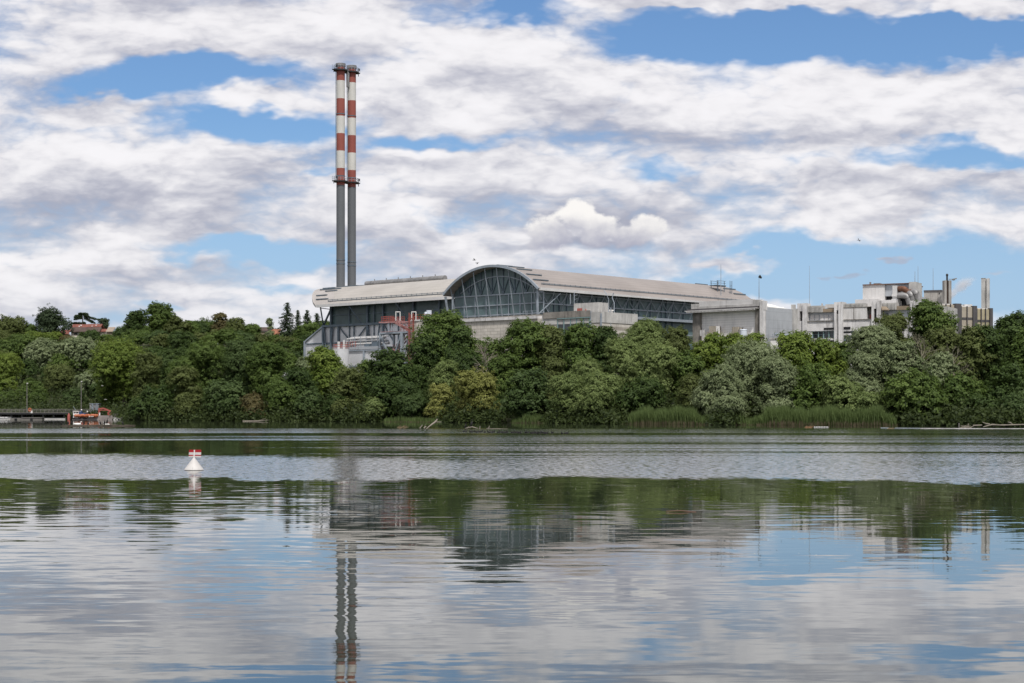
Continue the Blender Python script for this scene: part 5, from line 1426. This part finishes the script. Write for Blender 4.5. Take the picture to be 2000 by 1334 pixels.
for px0, px1, n, hpx, off in ((1228, 1380, 6500, 33, -1), (1474, 1750, 12000, 35, -1), (748, 862, 2200, 12, -1), (1000, 1072, 1800, 20, -1), (1330, 1480, 2500, 22, 0)):
    px, Y, x, h = reeds(px0, px1, n, hpx, off)
    VV.append(blades(x, Y, h, 1., .05)); TT.append(np.clip(rng.normal(.5, .22, n), 0, 1))
    k = n//4; VS.append(blades(x[:k], Y[:k]-1.2, h[:k]*.3, .6, .03)); TS.append(np.clip(rng.normal(.5, .22, k), 0, 1))
VV = np.concatenate(VV); TT = np.concatenate(TT)
rd = npmesh('reeds', VV, np.arange(len(VV)).reshape(-1, 4), LEAF['E'], TT); rd['kind'] = 'stuff'
VS = np.concatenate(VS); TS = np.concatenate(TS)
ds = npmesh('dry_reed_stems', VS, np.arange(len(VS)).reshape(-1, 4), LEAF['N'], TS); ds['kind'] = 'stuff'

# ================================================================== river objects
# ---------------- buoy
Yb = 3*F/(918.5-HY); xb = X(378.8, Yb)
by = thing('marker_buoy', 'white cone buoy with a red and white striped board on top', 'buoy', (xb, Yb, 0))
u_ = Yb/F
mb = MB()
n = 40; R0, hb, ap = 18.8*u_, 1.2*u_, 25*u_
pr_ = [(R0*.9, -.25), (R0*.96, .02), (R0, hb*.7), (R0*.985, hb*1.6), (.9*u_, hb+ap*.97), (.5*u_, hb+ap)]
vs_, fs_ = [], []
for r, z in pr_:
    for k in range(n): vs_.append((xb+r*math.cos(2*math.pi*k/n), Yb+r*math.sin(2*math.pi*k/n), z))
for i in range(len(pr_)-1):
    for k in range(n): fs_.append((i*n+k, i*n+(k+1) % n, (i+1)*n+(k+1) % n, (i+1)*n+k))
mb.add(vs_, fs_, 0, False)
for i, p in enumerate(mb.f): mb.mi[i] = 1 if i < 2*n else 0
for i in range(len(mb.sm)): mb.sm[i] = i >= 3*n
mb.build('cone', [M_buoy_white, M_black], by)
mb = MB(); mb.beam((xb+R0*.05, Yb-R0*.97, hb*1.7), (xb+R0*.02, Yb-R0*.8, hb+ap*.2), .012, .012); mb.build('seam', M_duct, by)
z0 = H+(HY-894)/F*Yb; tilt = .9*u_
mb = MB(); mb.beam((xb+.2*u_, Yb, hb+ap*.94), (xb+1.2*u_, Yb-.03, H+(HY-878.6)/F*Yb), 2.2*u_, .02, up=(0, 1, 0)); mb.build('post', M_white, by)
def strip(y0, y1, mat_, nm):
    mb = MB()
    for x0, x1 in ((368.4, 392.2),):
        p = []
        for yy_ in (Yb+.012, Yb+.045):
            sk = lambda py: (893.5-py)/15*.8
            p.append([P(x0+sk(y1), y1, Yb)+Vector((0, yy_-Yb, 0)), P(x1+sk(y1), y1, Yb)+Vector((0, yy_-Yb, 0)), P(x1+sk(y0), y0, Yb)+Vector((0, yy_-Yb, 0)), P(x0+sk(y0), y0, Yb)+Vector((0, yy_-Yb, 0))])
        mb.hexa(p[0]+p[1])
    return mb.build(nm, mat_, by)
strip(878.4, 883.4, M_buoy_red, 'red_stripe'); strip(883.42, 888.4, M_buoy_white, 'white_stripe'); strip(888.42, 890.6, M_buoy_red, 'red_stripe'); strip(890.62, 893, M_buoy_white, 'white_stripe')

# ---------------- jetty at the left
JY = 396.
def JX(px): return X(px, JY)
def JZ(py): return H+(HY-py)/F*JY
jt = thing('jetty', 'long dark jetty with a timber railing along the left shore', 'jetty', (JX(80), JY, 0))
mb = MB(); mb.hexa([(JX(-90), JY, JZ(809.5)), (JX(223), JY, JZ(809.5)), (JX(223), JY+4, JZ(809.5)), (JX(-90), JY+4, JZ(809.5)), (JX(-90), JY, JZ(806.6)), (JX(223), JY, JZ(806.6)), (JX(223), JY+4, JZ(806.6)), (JX(-90), JY+4, JZ(806.6))])
mb.build('deck', M_pier_dark, jt)
mb = MB()
for k in range(16):
    px = -82+k*20.7
    mb.beam((JX(px), JY+.3, -1.5), (JX(px), JY+.3, JZ(809)), .3); mb.beam((JX(px), JY+3.6, -1.5), (JX(px), JY+3.6, JZ(809)), .3)
mb.beam((JX(-90), JY+.3, JZ(816.2)), (JX(140), JY+.3, JZ(816.2)), .25, .25)
mb.build('pile', M_pier_dark, jt)
mb = MB(); mb.beam((JX(-90), JY+3.9, JZ(813)), (JX(140), JY+3.9, JZ(813)), .12, .95)
mb.build('back_wall', M_pier, jt)
mb = MB()
for py in (799.4, 802.6, 806.): mb.beam((JX(-90), JY+.1, JZ(py)), (JX(176), JY+.1, JZ(py)), .1, .13)
for k in range(33): mb.beam((JX(-85+k*8.2), JY+.1, JZ(807)), (JX(-85+k*8.2), JY+.1, JZ(799)), .1, .1)
mb.build('railing', M_pier, jt)
mb = MB(); mb.hexa([(JX(-90), JY-1.8, -.3), (JX(131), JY-1.8, -.3), (JX(131), JY-.6, -.3), (JX(-90), JY-.6, -.3)]+[(JX(a), JY-y, JZ(817)) for a, y in ((-90, 1.8), (131, 1.8), (131, .6), (-90, .6))])
tag(mb.build('floating_boom', M_conc), 'pale floating boom lying along the foot of the jetty', 'boom')
for px, lab in ((50.3, 'lamp post on the jetty near the orange lifebuoy, left of two'), (156.5, 'lamp post behind the boat cabin, right of two')):
    lp = thing('lamp_post', lab, 'lamp post', (JX(px), JY+1, JZ(806.6)), 'lamp posts on the jetty')
    top = 748.5 if px < 100 else 745
    mb = MB(); mb.tube([(JX(px), JY+1, JZ(807 if px > 100 else 811)), (JX(px), JY+1, JZ(top))], [.13, .07], 8); mb.build('pole', M_pier, lp)
    mb = MB(); mb.beam((JX(px)-.05, JY+1, JZ(top)), (JX(px+2.2), JY+1, JZ(top-.2)), .22, .16); mb.build('lamp_head', M_white, lp)
lr_ = thing('lifebuoy_post', 'orange lifebuoy on a white stand by the jetty railing', 'lifebuoy', (JX(59), JY-.1, JZ(807)))
mb = MB()
for k in range(20):
    a0, a1 = 2*math.pi*k/20, 2*math.pi*(k+1)/20
    mb.tube([(JX(58.6)+.3*math.cos(a0), JY-.1, JZ(800.4)+.36*math.sin(a0)), (JX(58.6)+.3*math.cos(a1), JY-.1, JZ(800.4)+.36*math.sin(a1))], .13, 8, cap=False)
mb.build('ring', M_orange, lr_)
mb = MB(); mb.beam((JX(61.8), JY-.05, JZ(807)), (JX(61.8), JY-.05, JZ(802)), .42, .25); mb.beam((JX(58.6), JY+.06, JZ(807)), (JX(58.6), JY+.06, JZ(797)), .1); mb.build('stand', M_white, lr_)
ct = thing('grey_cabinet', 'tall grey metal cabinet with two doors on the jetty', 'cabinet', (JX(183), JY, JZ(807)))
mb = MB(); mb.hexa([(JX(174), JY+.5, JZ(806.6)), (JX(192), JY+.5, JZ(806.6)), (JX(192), JY+2.4, JZ(806.6)), (JX(174), JY+2.4, JZ(806.6))]+[(JX(a), JY+y, JZ(788.6)) for a, y in ((174, .5), (192, .5), (192, 2.4), (174, 2.4))]); mb.build('body', M_duct, ct)
mb = MB()
for px in (178.6, 187.2): mb.beam((JX(px), JY+.44, JZ(806)), (JX(px), JY+.44, JZ(789.4)), .96, .08)
mb.build('door', M_steel, ct)
mb = MB(); mb.beam((JX(183.6), JY+.38, JZ(799)), (JX(183.6), JY+.38, JZ(796)), .08); mb.build('handle', M_black, ct)
mb = MB(); mb.beam((JX(173.4), JY+1.4, JZ(788.3)), (JX(192.6), JY+1.4, JZ(788.3)), 2.1, .1); mb.build('roof', M_steel, ct)
# floating pontoons
pt1 = thing('floating_pontoon', 'low floating pontoon with mesh railing right of the boat', 'pontoon', (JX(248), 385, 0))
DY = 384.
mb = MB(); mb.hexa([(X(a, DY), y, z) for z in (.12, .55) for a, y in ((221, DY), (275, DY), (275, DY+2.5), (221, DY+2.5))]); mb.build('deck', M_conc, pt1)
mb = MB()
for k in range(10): mb.ell((X(223+k*5.5, DY), DY+.2, 0), (.3, .3, .22), 8, 5)
mb.build('float', M_conc, pt1)
mb = MB()
for k in range(12): mb.beam((X(216+k*5.3, DY), DY+2.3, .3), (X(216+k*5.3, DY), DY+2.3, 1.35), .06)
for z in (.8, 1.35): mb.beam((X(216, DY), DY+2.3, z), (X(275, DY), DY+2.3, z), .06)
for k in range(60): mb.beam((X(216+k, DY), DY+2.3, .5), (X(216+k, DY), DY+2.3, 1.35), .03)
mb.build('railing', M_pier, pt1)
pt2 = thing('white_pontoon', 'white slatted pontoon at the left picture edge', 'pontoon', (X(6, 388), 388, 0))
mb = MB(); mb.hexa([(X(a, 386), y, z) for z in (.35, .65) for a, y in ((-12, 386), (14.5, 386), (14.5, 389), (-12, 389))]); mb.build('deck', M_white_conc, pt2)
mb = MB()
for k in range(10): mb.beam((X(-10+k*2.6, 386), 386.2, -.3), (X(-10+k*2.6, 386), 386.2, .34), .16)
mb.build('leg', M_white, pt2)
pt3 = thing('timber_raft', 'long low weathered raft with two dark openings', 'raft', (X(52, 380), 380, 0))
mb = MB(); mb.hexa([(X(a, 380), y, z) for z in (-.2, .42) for a, y in ((20, 380), (82, 380), (82, 382), (20, 382))]); mb.hexa([(X(a, 380), y, z) for z in (.425, .6) for a, y in ((42, 379.9), (82.4, 379.9), (82.4, 382), (42, 382))]); mb.build('hull', M_pier, pt3)
mb = MB()
for px in (31, 61.5): mb.beam((X(px-2.6, 380), 379.97, .2), (X(px+2.6, 380), 379.97, .2), .06, .3)
mb.build('opening', M_slot, pt3)
# ---------------- work boat
BY = 387.
bx = lambda px: X(px, BY)
bzz = lambda py: H+(HY-py)/F*BY
bt = thing('work_boat', 'moored work boat with white cabin, orange floats on deck and a red crane', 'boat', (bx(172), BY, 0))
mb = MB(); hullp = [(141, .0), (220, .0), (224, 1.6), (220, 3.2), (141, 3.2), (139, 1.6)]
vs_ = [(bx(a)*(1.0), BY+y, -.3) for a, y in hullp]+[(bx(a), BY+y, bzz(815.5)) for a, y in hullp]
nn = len(hullp); mb.add(vs_, [tuple(range(nn-1, -1, -1)), tuple(range(nn, 2*nn))]+[(i, (i+1) % nn, nn+(i+1) % nn, nn+i) for i in range(nn)])
mb.hexa([(bx(a), BY+y, z) for z in (bzz(815.4), bzz(811.5)) for a, y in ((190, .1), (223, .1), (223, 3.1), (190, 3.1))])
mb.build('hull', pm('grey_hull', (.27, .235, .22), .2, .6, .6, .4), bt)
mb = MB(); mb.hexa([(bx(a), BY+y, z) for z in (bzz(815.4), bzz(803.5)) for a, y in ((141.5, .6), (152.5, .6), (152.5, 2.8), (141.5, 2.8))]); mb.beam((bx(141), BY+1.7, bzz(803.3)), (bx(153), BY+1.7, bzz(803.3)), 2.5, .14); cbn = mb.build('cabin', M_white, bt)
mb = MB()
for px in (144.3, 147.4, 150.3): mb.beam((bx(px-.9), BY+.57, bzz(805.4)), (bx(px+.9), BY+.57, bzz(805.4)), .06, .4)
mb.build('window', M_slot, cbn)
mb = MB(); mb.hexa([(bx(a), BY+y, z) for z in (bzz(811), bzz(804)) for a, y in ((153, .9), (157, .9), (157, 2.4), (153, 2.4))]); mb.hexa([(bx(a), BY+y, z) for z in (bzz(811), bzz(807)) for a, y in ((157.1, .9), (164, .9), (164, 2.4), (157.1, 2.4))]); mb.beam((bx(156.5), BY+1.2, bzz(804)), (bx(156.5), BY+1.2, bzz(800.5)), .18); mb.build('wheelhouse', M_blue, bt)
mb = MB(); mb.beam((bx(146), BY+1.4, bzz(803)), (bx(140), BY+1.4, bzz(793.5)), .07); mb.build('aerial', M_steel, bt)
mb = MB(); mb.ell((bx(156.6), BY+1.2, bzz(800.6)), (.17, .17, .17)); mb.ell((bx(167.5), BY+1.5, bzz(804)), (.16, .16, .2)); mb.build('lamp', M_white, bt)
rng = np.random.default_rng(3)
mb = MB()
for k in range(15):
    px = 147+k*2.9; mb.tube([(bx(px), BY-.35, bzz(812.6)+rng.uniform(-.1, .1)), (bx(px+2.4), BY+rng.uniform(-.3, .1), bzz(811.6)+rng.uniform(-.12, .12))], .38, 9)
for px in (183, 187): mb.ell((bx(px), BY-.2, bzz(812.)), (.42, .4, .42))
mb.build('float_load', M_orange, bt)
mb = MB()
for px in (176, 179.5, 183): mb.ell((bx(px), BY-.72, bzz(813.6)), (.13, .06, .13))
mb.build('float_cap', M_white, bt)
mb = MB(); mb.beam((bx(190.5), BY+1.5, bzz(812)), (bx(190.5), BY+1.5, bzz(798)), .34); mb.beam((bx(190), BY+1.5, bzz(798.5)), (bx(200), BY+1.5, bzz(797.6)), .3, .36); mb.beam((bx(199), BY+1.5, bzz(797.6)), (bx(213.5), BY+1.5, bzz(803.5)), .28, .34); mb.beam((bx(191), BY+1.5, bzz(803)), (bx(197), BY+1.5, bzz(799)), .16); mb.beam((bx(194), BY+1.5, bzz(801)), (bx(206), BY+1.5, bzz(802)), .14)
mb.beam((bx(211.5), BY+1.5, bzz(803.5)), (bx(211.5), BY+1.5, bzz(813)), .45, .4); mb.beam((bx(208), BY+1.5, bzz(805)), (bx(208), BY+1.5, bzz(810)), .2)
mb.build('crane', M_red, bt)
mb = MB(); mb.beam((bx(192.5), BY+1., bzz(813)), (bx(192.5), BY+1., bzz(806)), .22); mb.build('post', M_white, bt)
for px in (143.8, 155.6, 164, 168.6):
    mb = MB()
    for k in range(12):
        a0, a1 = 2*math.pi*k/12, 2*math.pi*(k+1)/12
        mb.tube([(bx(px)+.3*math.cos(a0), BY-.12, .62+.3*math.sin(a0)), (bx(px)+.3*math.cos(a1), BY-.12, .62+.3*math.sin(a1))], .1, 6, cap=False)
    mb.build('tyre_fender', M_rubber, bt)
mb = MB()
for k in range(6): mb.beam((bx(212+k*2.2), BY+3, bzz(811.5)), (bx(212+k*2.2), BY+3, bzz(808)), .06)
mb.beam((bx(212), BY+3, bzz(808)), (bx(224), BY+3, bzz(808)), .07); mb.build('railing', M_pier, bt)
rp = thing('red_post', 'red mooring post standing in the water left of the boat', 'post', (X(134.5, 389), 389, 0))
mb = MB(); mb.tube([(X(134.5, 389), 389, -1.), (X(134.5, 389), 389, H+(HY-812)/F*389), (X(134.5, 389), 389, H+(HY-807)/F*389)], [.32, .34, .1], 10); mb.build('shaft', M_red, rp)

# ---------------- driftwood and sunken branches
def wood(nm, label, parts, mat_=None, cat='driftwood', extra=None):
    pts = [q for p in parts for q in p[0]]
    o = thing(nm, label, cat, (pts[0][0], pts[0][1], 0))
    mb = MB()
    for pl, r in parts: mb.tube(pl, r, 7)
    mb.build('limb', mat_ or M_wood, o)
    return o
Yw = 3*F/(836.5-HY)
W = lambda px, py, Y: P(px, py, Y)
Y1 = 3*F/(832-HY)
wood('floating_log', 'long floating log with birds perched on it in front of the boat', [([W(120, 831.5, Y1), W(168, 832, Y1), W(215, 831, Y1), W(262, 832, Y1)], [.1, .2, .18, .08]), ([W(244, 831.5, Y1-2), W(265, 830.8, Y1-2)], [.18, .05])], M_bark)
wood('fallen_log', 'pale fallen log with a raised end at the left bank', [([W(474, 822.5, 345), W(500, 822.2, 345), W(524, 820.5, 345)], [.13, .13, .05]), ([W(508, 821, 345), W(520, 816.5, 345)], [.06, .02])], M_wood)
Y2 = 3*F/(837-HY)
wood('sunken_branch', 'forked pale branch sticking up from the water at an angle', [([W(832, 838, Y2), W(843, 829.5, Y2), W(850.5, 824, Y2), W(854.5, 818.5, Y2)], [.05, .12, .13, .07]), ([W(850.5, 824, Y2), W(862, 824.3, Y2)], [.05, .02]), ([W(820, 836.5, Y2), W(825.5, 829.5, Y2)], [.08, .05]), ([W(828, 836, Y2), W(832.5, 832.6, Y2)], [.09, .05]), ([W(829, 834, Y2), W(831.5, 827.5, Y2)], [.03, .01])], M_bark_pale)
wood('brush_heap', 'small heap of brown brushwood floating left of the sunken branch', [([W(776+k*2, 837-abs(k % 3), Y2), W(783+k*2.2, 830+(k*37 % 5), Y2)], [.09, .03]) for k in range(8)]+[([W(776, 835.5, Y2), W(783, 837, Y2)], [.16, .08])], pm('wet_brushwood', (.13, .10, .055), .3, 2., .9))
Y3 = 3*F/(838-HY)
wood('floating_branch', 'floating log with stumpy limbs below the golden willow', [([W(908, 837, Y3), W(922, 834, Y3), W(934, 837, Y3)], [.06, .11, .05]), ([W(912, 836.5, Y3), W(916, 833.5, Y3)], [.12, .06]), ([W(937, 838, Y3), W(937.5, 832, Y3)], [.1, .05]), ([W(954, 837.5, Y3), W(956, 831.5, Y3)], [.1, .04]), ([W(950, 837, Y3), W(992, 838, Y3)], [.06, .03])], M_wood)
wood('driftwood_pile', 'tangle of pale driftwood caught against the boom at the right', [([W(1880, 836, 232), W(1893, 832, 232), W(1884, 831, 232)], [.1, .1, .05]), ([W(1890, 836, 232), W(1891.5, 827, 232)], [.12, .07]), ([W(1920, 834, 233), W(1938, 829.5, 234), W(1962, 831, 234)], [.06, .14, .08]), ([W(1919, 824.5, 240), W(1926, 828.2, 240), W(1933, 828.5, 240)], [.05, .13, .13]), ([W(1969, 824.5, 240), W(1974, 826, 240), W(1978, 830, 240)], [.07, .12, .1]), ([W(1900, 831.5, 238), W(1918, 830.5, 238)], [.13, .1]), ([W(1940, 831, 236), W(2010, 829, 238)], [.13, .09]), ([W(1884, 833, 231), W(1876, 831, 231)], [.08, .03])]+[([W(1874+k*3, 836, 231), W(1880+k*3.1, 833.2-(k*7 % 3), 231)], [.07, .03]) for k in range(8)], M_wood)
wood('brush_heap', 'small brown brush heap in front of the right reeds', [([W(1572+k*2, 835.5, 238), W(1577+k*2.2, 831.5+(k*31 % 3), 238)], [.09, .03]) for k in range(7)], pm('reedy_brushwood', (.17, .10, .05), .3, 2., .9))
wood('brush_heap', 'scrap of floating brush left of the white boom', [([W(1733+k*2, 838, 224), W(1737+k*2.2, 835.6, 224)], [.08, .03]) for k in range(6)], MATS['wet_brushwood'])
Y5 = 3*F/(1000-HY)
wood('floating_stick', 'thin reddish stick floating in the dark reflection in mid river', [([W(1301, 1000, Y5)+Vector((0, 0, .02)), W(1330, 999, Y5)+Vector((0, 0, .02)), W(1360, 1001, Y5)+Vector((0, 0, .015))], [.012, .018, .01])], pm('wet_red_bark', (.15, .085, .06), .2, 3., .8))
# fluff and leaf scraps drifting on the calm water
rng = np.random.default_rng(9); n = 1500
py_ = 940+rng.exponential(75, n); py_ = np.clip(py_, 938, 1325)-0.; py_ = np.where(py_ > 1090, rng.uniform(938, 1050, n), py_); px_ = rng.uniform(-20, 2020, n)
keep = rng.random(n) < np.where(px_ < 620, .25, 1.)
py_, px_ = py_[keep], px_[keep]; n = len(px_); Yf = 3*F/(py_-HY); xf = (px_-1000)/F*Yf
rf_ = rng.uniform(.008, .028, n)*Yf/45
aa = rng.uniform(0, 6.28, n); e1_ = np.stack([np.cos(aa), np.sin(aa), np.full(n, .1)], 1)*rf_[:, None]; e2_ = np.stack([-np.sin(aa), np.cos(aa), np.full(n, .25)], 1)*rf_[:, None]*.8
c0_ = np.stack([xf, Yf, np.full(n, .012)], 1)
fl_ = npmesh('floating_fluff', np.stack([c0_+e1_, c0_+e2_, c0_-e1_*.9+[0, 0, .004], c0_-e2_+[0, 0, .012]], 1).reshape(-1, 3), np.arange(n*4).reshape(-1, 4), pm('drifting_fluff', (.46, .45, .36), .4, 9., .9)); fl_['kind'] = 'stuff'
# booms
mb = MB(); mb.tube([W(1797, 837.2, 224.5), W(1880, 837.6, 224.5), W(2060, 838, 224.5)], .10, 8)
tag(mb.build('floating_boom', M_duct), 'long pale floating boom pipe at the right edge', 'boom')
mb = MB(); mb.tube([W(1720, 836, 228), W(1797, 836.6, 227)], .05, 6)
tag(mb.build('boom_cable', M_steel), 'thin cable running left from the pale boom', 'cable')
ps = thing('boom_post', 'short grey post standing behind the pale boom', 'post', W(1873, 837, 226)*1.)
mb = MB(); mb.tube([W(1873, 839, 226), W(1873, 826.2, 226)], .09, 8); mb.build('shaft', M_pier, ps)
bp = thing('boom_float_row', 'row of small white floats in front of the right reeds', 'floats', W(1604, 836, 236))
for k in range(9):
    mb = MB(); c = W(1591+k*3.2, 836, 236); mb.ell((c.x, c.y, .08), (.11, .11, .11), 8, 5); mb.build('float', M_gutter, bp)

# ---------------- birds
def bird_mesh(nm, mat_, L, upright):
    mb = MB()
    if upright:       # cormorant-like: standing body, neck, bill, tail
        mb.tube([(0, 0, .12*L), (0, 0, .3*L), (.05*L, 0, .58*L), (.08*L, 0, .72*L)], [.05*L, .15*L, .13*L, .06*L], 8)
        mb.tube([(.08*L, 0, .7*L), (.05*L, 0, .86*L), (.12*L, 0, .97*L), (.28*L, 0, .97*L)], [.055*L, .04*L, .05*L, .012*L], 6)
        mb.tube([(-.02*L, 0, .22*L), (-.2*L, 0, .02*L)], [.09*L, .03*L], 6)
        for s in (-.05, .05): mb.tube([(0, s*L, .16*L), (0.02*L, s*L, -.02*L)], .018*L, 5)
    else:             # swimming: hull-shaped body, neck, head, tail
        mb.tube([(-.5*L, 0, .16*L), (-.3*L, 0, .08*L), (.05*L, 0, .06*L), (.36*L, 0, .08*L), (.46*L, 0, .12*L)], [.03*L, .14*L, .18*L, .13*L, .05*L], 8)
        mb.tube([(.36*L, 0, .1*L), (.42*L, 0, .3*L), (.46*L, 0, .38*L), (.62*L, 0, .36*L)], [.08*L, .05*L, .07*L, .015*L], 6)
    o = mb.build(nm, mat_); return o
sb = None
for i, (px, py, lab) in enumerate(((120, 831, 'leftmost'), (133, 831, 'second from the left'), (140, 832, 'third from the left'), (164, 831, 'fourth from the left'), (172, 832, 'fifth from the left'), (196, 831, 'sixth from the left'), (204, 831, 'seventh from the left'), (209, 829, 'eighth from the left'), (240, 831, 'rightmost'))):
    if sb is None: sb = bird_mesh('perched_bird', M_bird, .95, True); o = sb
    else: o = sb.copy(); C.objects.link(o)
    o.location = P(px, py, Y1); o.location.z = max(o.location.z, .05)+.05; o.rotation_euler = (0, 0, (i*1.9) % 6.28); o.scale = (1, 1, .75+.08*(i % 4))
    tag(o, 'dark bird perched on the floating log by the boat, %s' % lab, 'bird', 'birds on the floating log')
o = sb.copy(); C.objects.link(o); o.location = P(920.5, 834, Y3); o.scale = (1.3, 1.3, 1.1); tag(o, 'large dark bird standing on the log below the golden willow', 'bird', 'birds on the willow log')
o = sb.copy(); C.objects.link(o); o.location = P(909, 836, Y3); o.scale = (.9, .9, .8); tag(o, 'smaller dark bird at the left end of the willow log', 'bird', 'birds on the willow log')
sw = None
for px, py, Y, lab in ((151, 830.5, 277, 'white swan swimming before the boat hull'), (208, 832.5, 266, 'white swan near the right birds on the log')):
    if sw is None: sw = bird_mesh('swan', M_swan, 1.35, False); o = sw
    else: o = sw.copy(); C.objects.link(o); o.rotation_euler = (0, 0, 2.6)
    o.location = (X(px, Y), Y, 0); tag(o, lab, 'swan', 'swans by the boat')
dk = None
for i, px in enumerate((908, 920, 926, 931, 934, 939, 947, 954, 958, 961, 964, 973, 979, 984, 988, 991, 1001, 1010, 1014, 1026, 1031, 1040, 1045, 1049, 1054, 1061, 1066, 1079, 1098, 1106)):
    Y = 3*F/(843.2+(px-905)*.014+(i*13 % 5)*.25-HY)
    if dk is None: dk = bird_mesh('duck', M_bird, .62, False); o = dk
    else: o = dk.copy(); C.objects.link(o)
    o.location = (X(px, Y), Y, 0); o.rotation_euler = (0, 0, (i*2.4) % 6.28)
    tag(o, 'small dark duck swimming in the flock out on the river', 'duck', 'ducks swimming in a flock')
def flyer(px, py, Y, span, label, mat_, cat, name, roll):
    mb = MB(); c = P(px, py, Y)
    mb.tube([c+Vector((-.35*span, 0, 0)), c, c+Vector((.3*span, 0, .02*span))], [.02*span, .07*span, .02*span], 6)
    for s in (-1, 1):
        q_ = [c+Vector((.1*span, 0, 0)), c+Vector((.02*span, s*.25*span, roll*span*.18)), c+Vector((-.12*span, s*.5*span, roll*span*(.05 if s > 0 else .3))), c+Vector((-.1*span, 0, 0))]
        mb.add(q_+[p+Vector((0, 0, .02*span)) for p in q_], [(0, 1, 2, 3), (7, 6, 5, 4), (0, 1, 5, 4), (1, 2, 6, 5), (2, 3, 7, 6), (3, 0, 4, 7)])
    tag(mb.build(name, mat_), label, cat)
flyer(926.5, 508, 410, 1.5, 'gull flying above the arched roof, higher of two', M_bird, 'bird', 'gull', 1.)
flyer(932.5, 513.5, 410, 1.5, 'gull flying above the arched roof, lower of two', M_bird, 'bird', 'gull', -1.)
flyer(200, 753.5, 375, .8, 'white gull flying before the broad bright green tree', M_swan, 'bird', 'gull', .6)
flyer(206, 780.5, 375, .9, 'white gull flying just above the red crane', M_swan, 'bird', 'gull', .5)
# aeroplane climbing in the distance
Ya = 2600; c = P(1678.2, 469.5, Ya); k_ = Ya/F
ap_ = thing('aeroplane', 'tiny distant aeroplane in the blue gap of sky on the right', 'aeroplane', c)
mb = MB(); mb.tube([c+Vector((0, -6, -2.2)), c+Vector((0, -4, -1.2)), c+Vector((0, 3, .8)), c+Vector((0, 7, 2.3))], [.2*k_, .95*k_, .85*k_, .3*k_], 10); mb.build('fuselage', M_rib, ap_)
mb = MB()
for s in (-1, 1):
    q_ = [c+Vector((s*.5*k_, -1.5, -.3)), c+Vector((s*3.9*k_, 1.5, .4)), c+Vector((s*3.9*k_, 3, .5)), c+Vector((s*.5*k_, 2.2, .2))]
    mb.add(q_+[p+Vector((0, 0, .5)) for p in q_], [(0, 1, 2, 3), (7, 6, 5, 4), (0, 1, 5, 4), (1, 2, 6, 5), (2, 3, 7, 6), (3, 0, 4, 7)])
mb.build('wing', M_rib, ap_)
mb = MB(); q_ = [c+Vector((0, 4, 1.2)), c+Vector((0, 7.4, 2.3)), c+Vector((0, 8, 4.2)), c+Vector((0, 6.8, 4.2))]; mb.add([p+Vector((d, 0, 0)) for d in (-.25, .25) for p in q_], [(0, 1, 2, 3), (7, 6, 5, 4), (0, 1, 5, 4), (1, 2, 6, 5), (2, 3, 7, 6), (3, 0, 4, 7)]); mb.build('tail_fin', M_rib, ap_)

# ---------------- steam drifting off the ribbed building's roof
m = newmat('steam'); p = wpos()
tcn = S.nt.nodes.new('ShaderNodeTexCoord'); oc = S(tcn.outputs['Object'])
ox, oy, oz = split(oc)
nz = noise(mapping(p, 0, (.32, .32, .38)), 1., 4, .6)
# a plume that leans right as it rises: radius about the leaning axis
axx = S.m('SUBTRACT', ox, oz*1.05 - 4.2 + S.m('MULTIPLY', S.m('SINE', oz*.9), .6))
rr = S.m('SQRT', axx*axx + oy*oy)
den = smooth(rr + (nz-.5)*5.5, .6, 2.6 , 1., 0.)*smooth(oz, 4.9, 2.6)*smooth(oz, -5.6, -4.2)
vo = S.nt.nodes.new('ShaderNodeVolumePrincipled'); vo.inputs['Color'].default_value = (.93, .90, .90, 1)
S.nt.links.new((den*.34).o, vo.inputs['Density'])
finish(None, volume=vo.outputs[0])
mb = MB(); c = P(1892, 572, 470); mb.hexa([(c.x+a*8.5, c.y+b*4.5, c.z+d*5.6) for d in (-1, 1) for a, b in ((-1, -1), (1, -1), (1, 1), (-1, 1))])
stm = bpy.data.objects.new('steam', None)
me_o = mb
me = bpy.data.meshes.new('steam'); me.from_pydata([(x-c.x, y-c.y, z-c.z) for x, y, z in mb.v], [], mb.f); me.materials.append(m)
bpy.data.objects.remove(stm)
stm = bpy.data.objects.new('steam', me); C.objects.link(stm); stm.location = c; stm['kind'] = 'stuff'; stm['label'] = 'faint wisp of steam between the two flues on the right roofs'
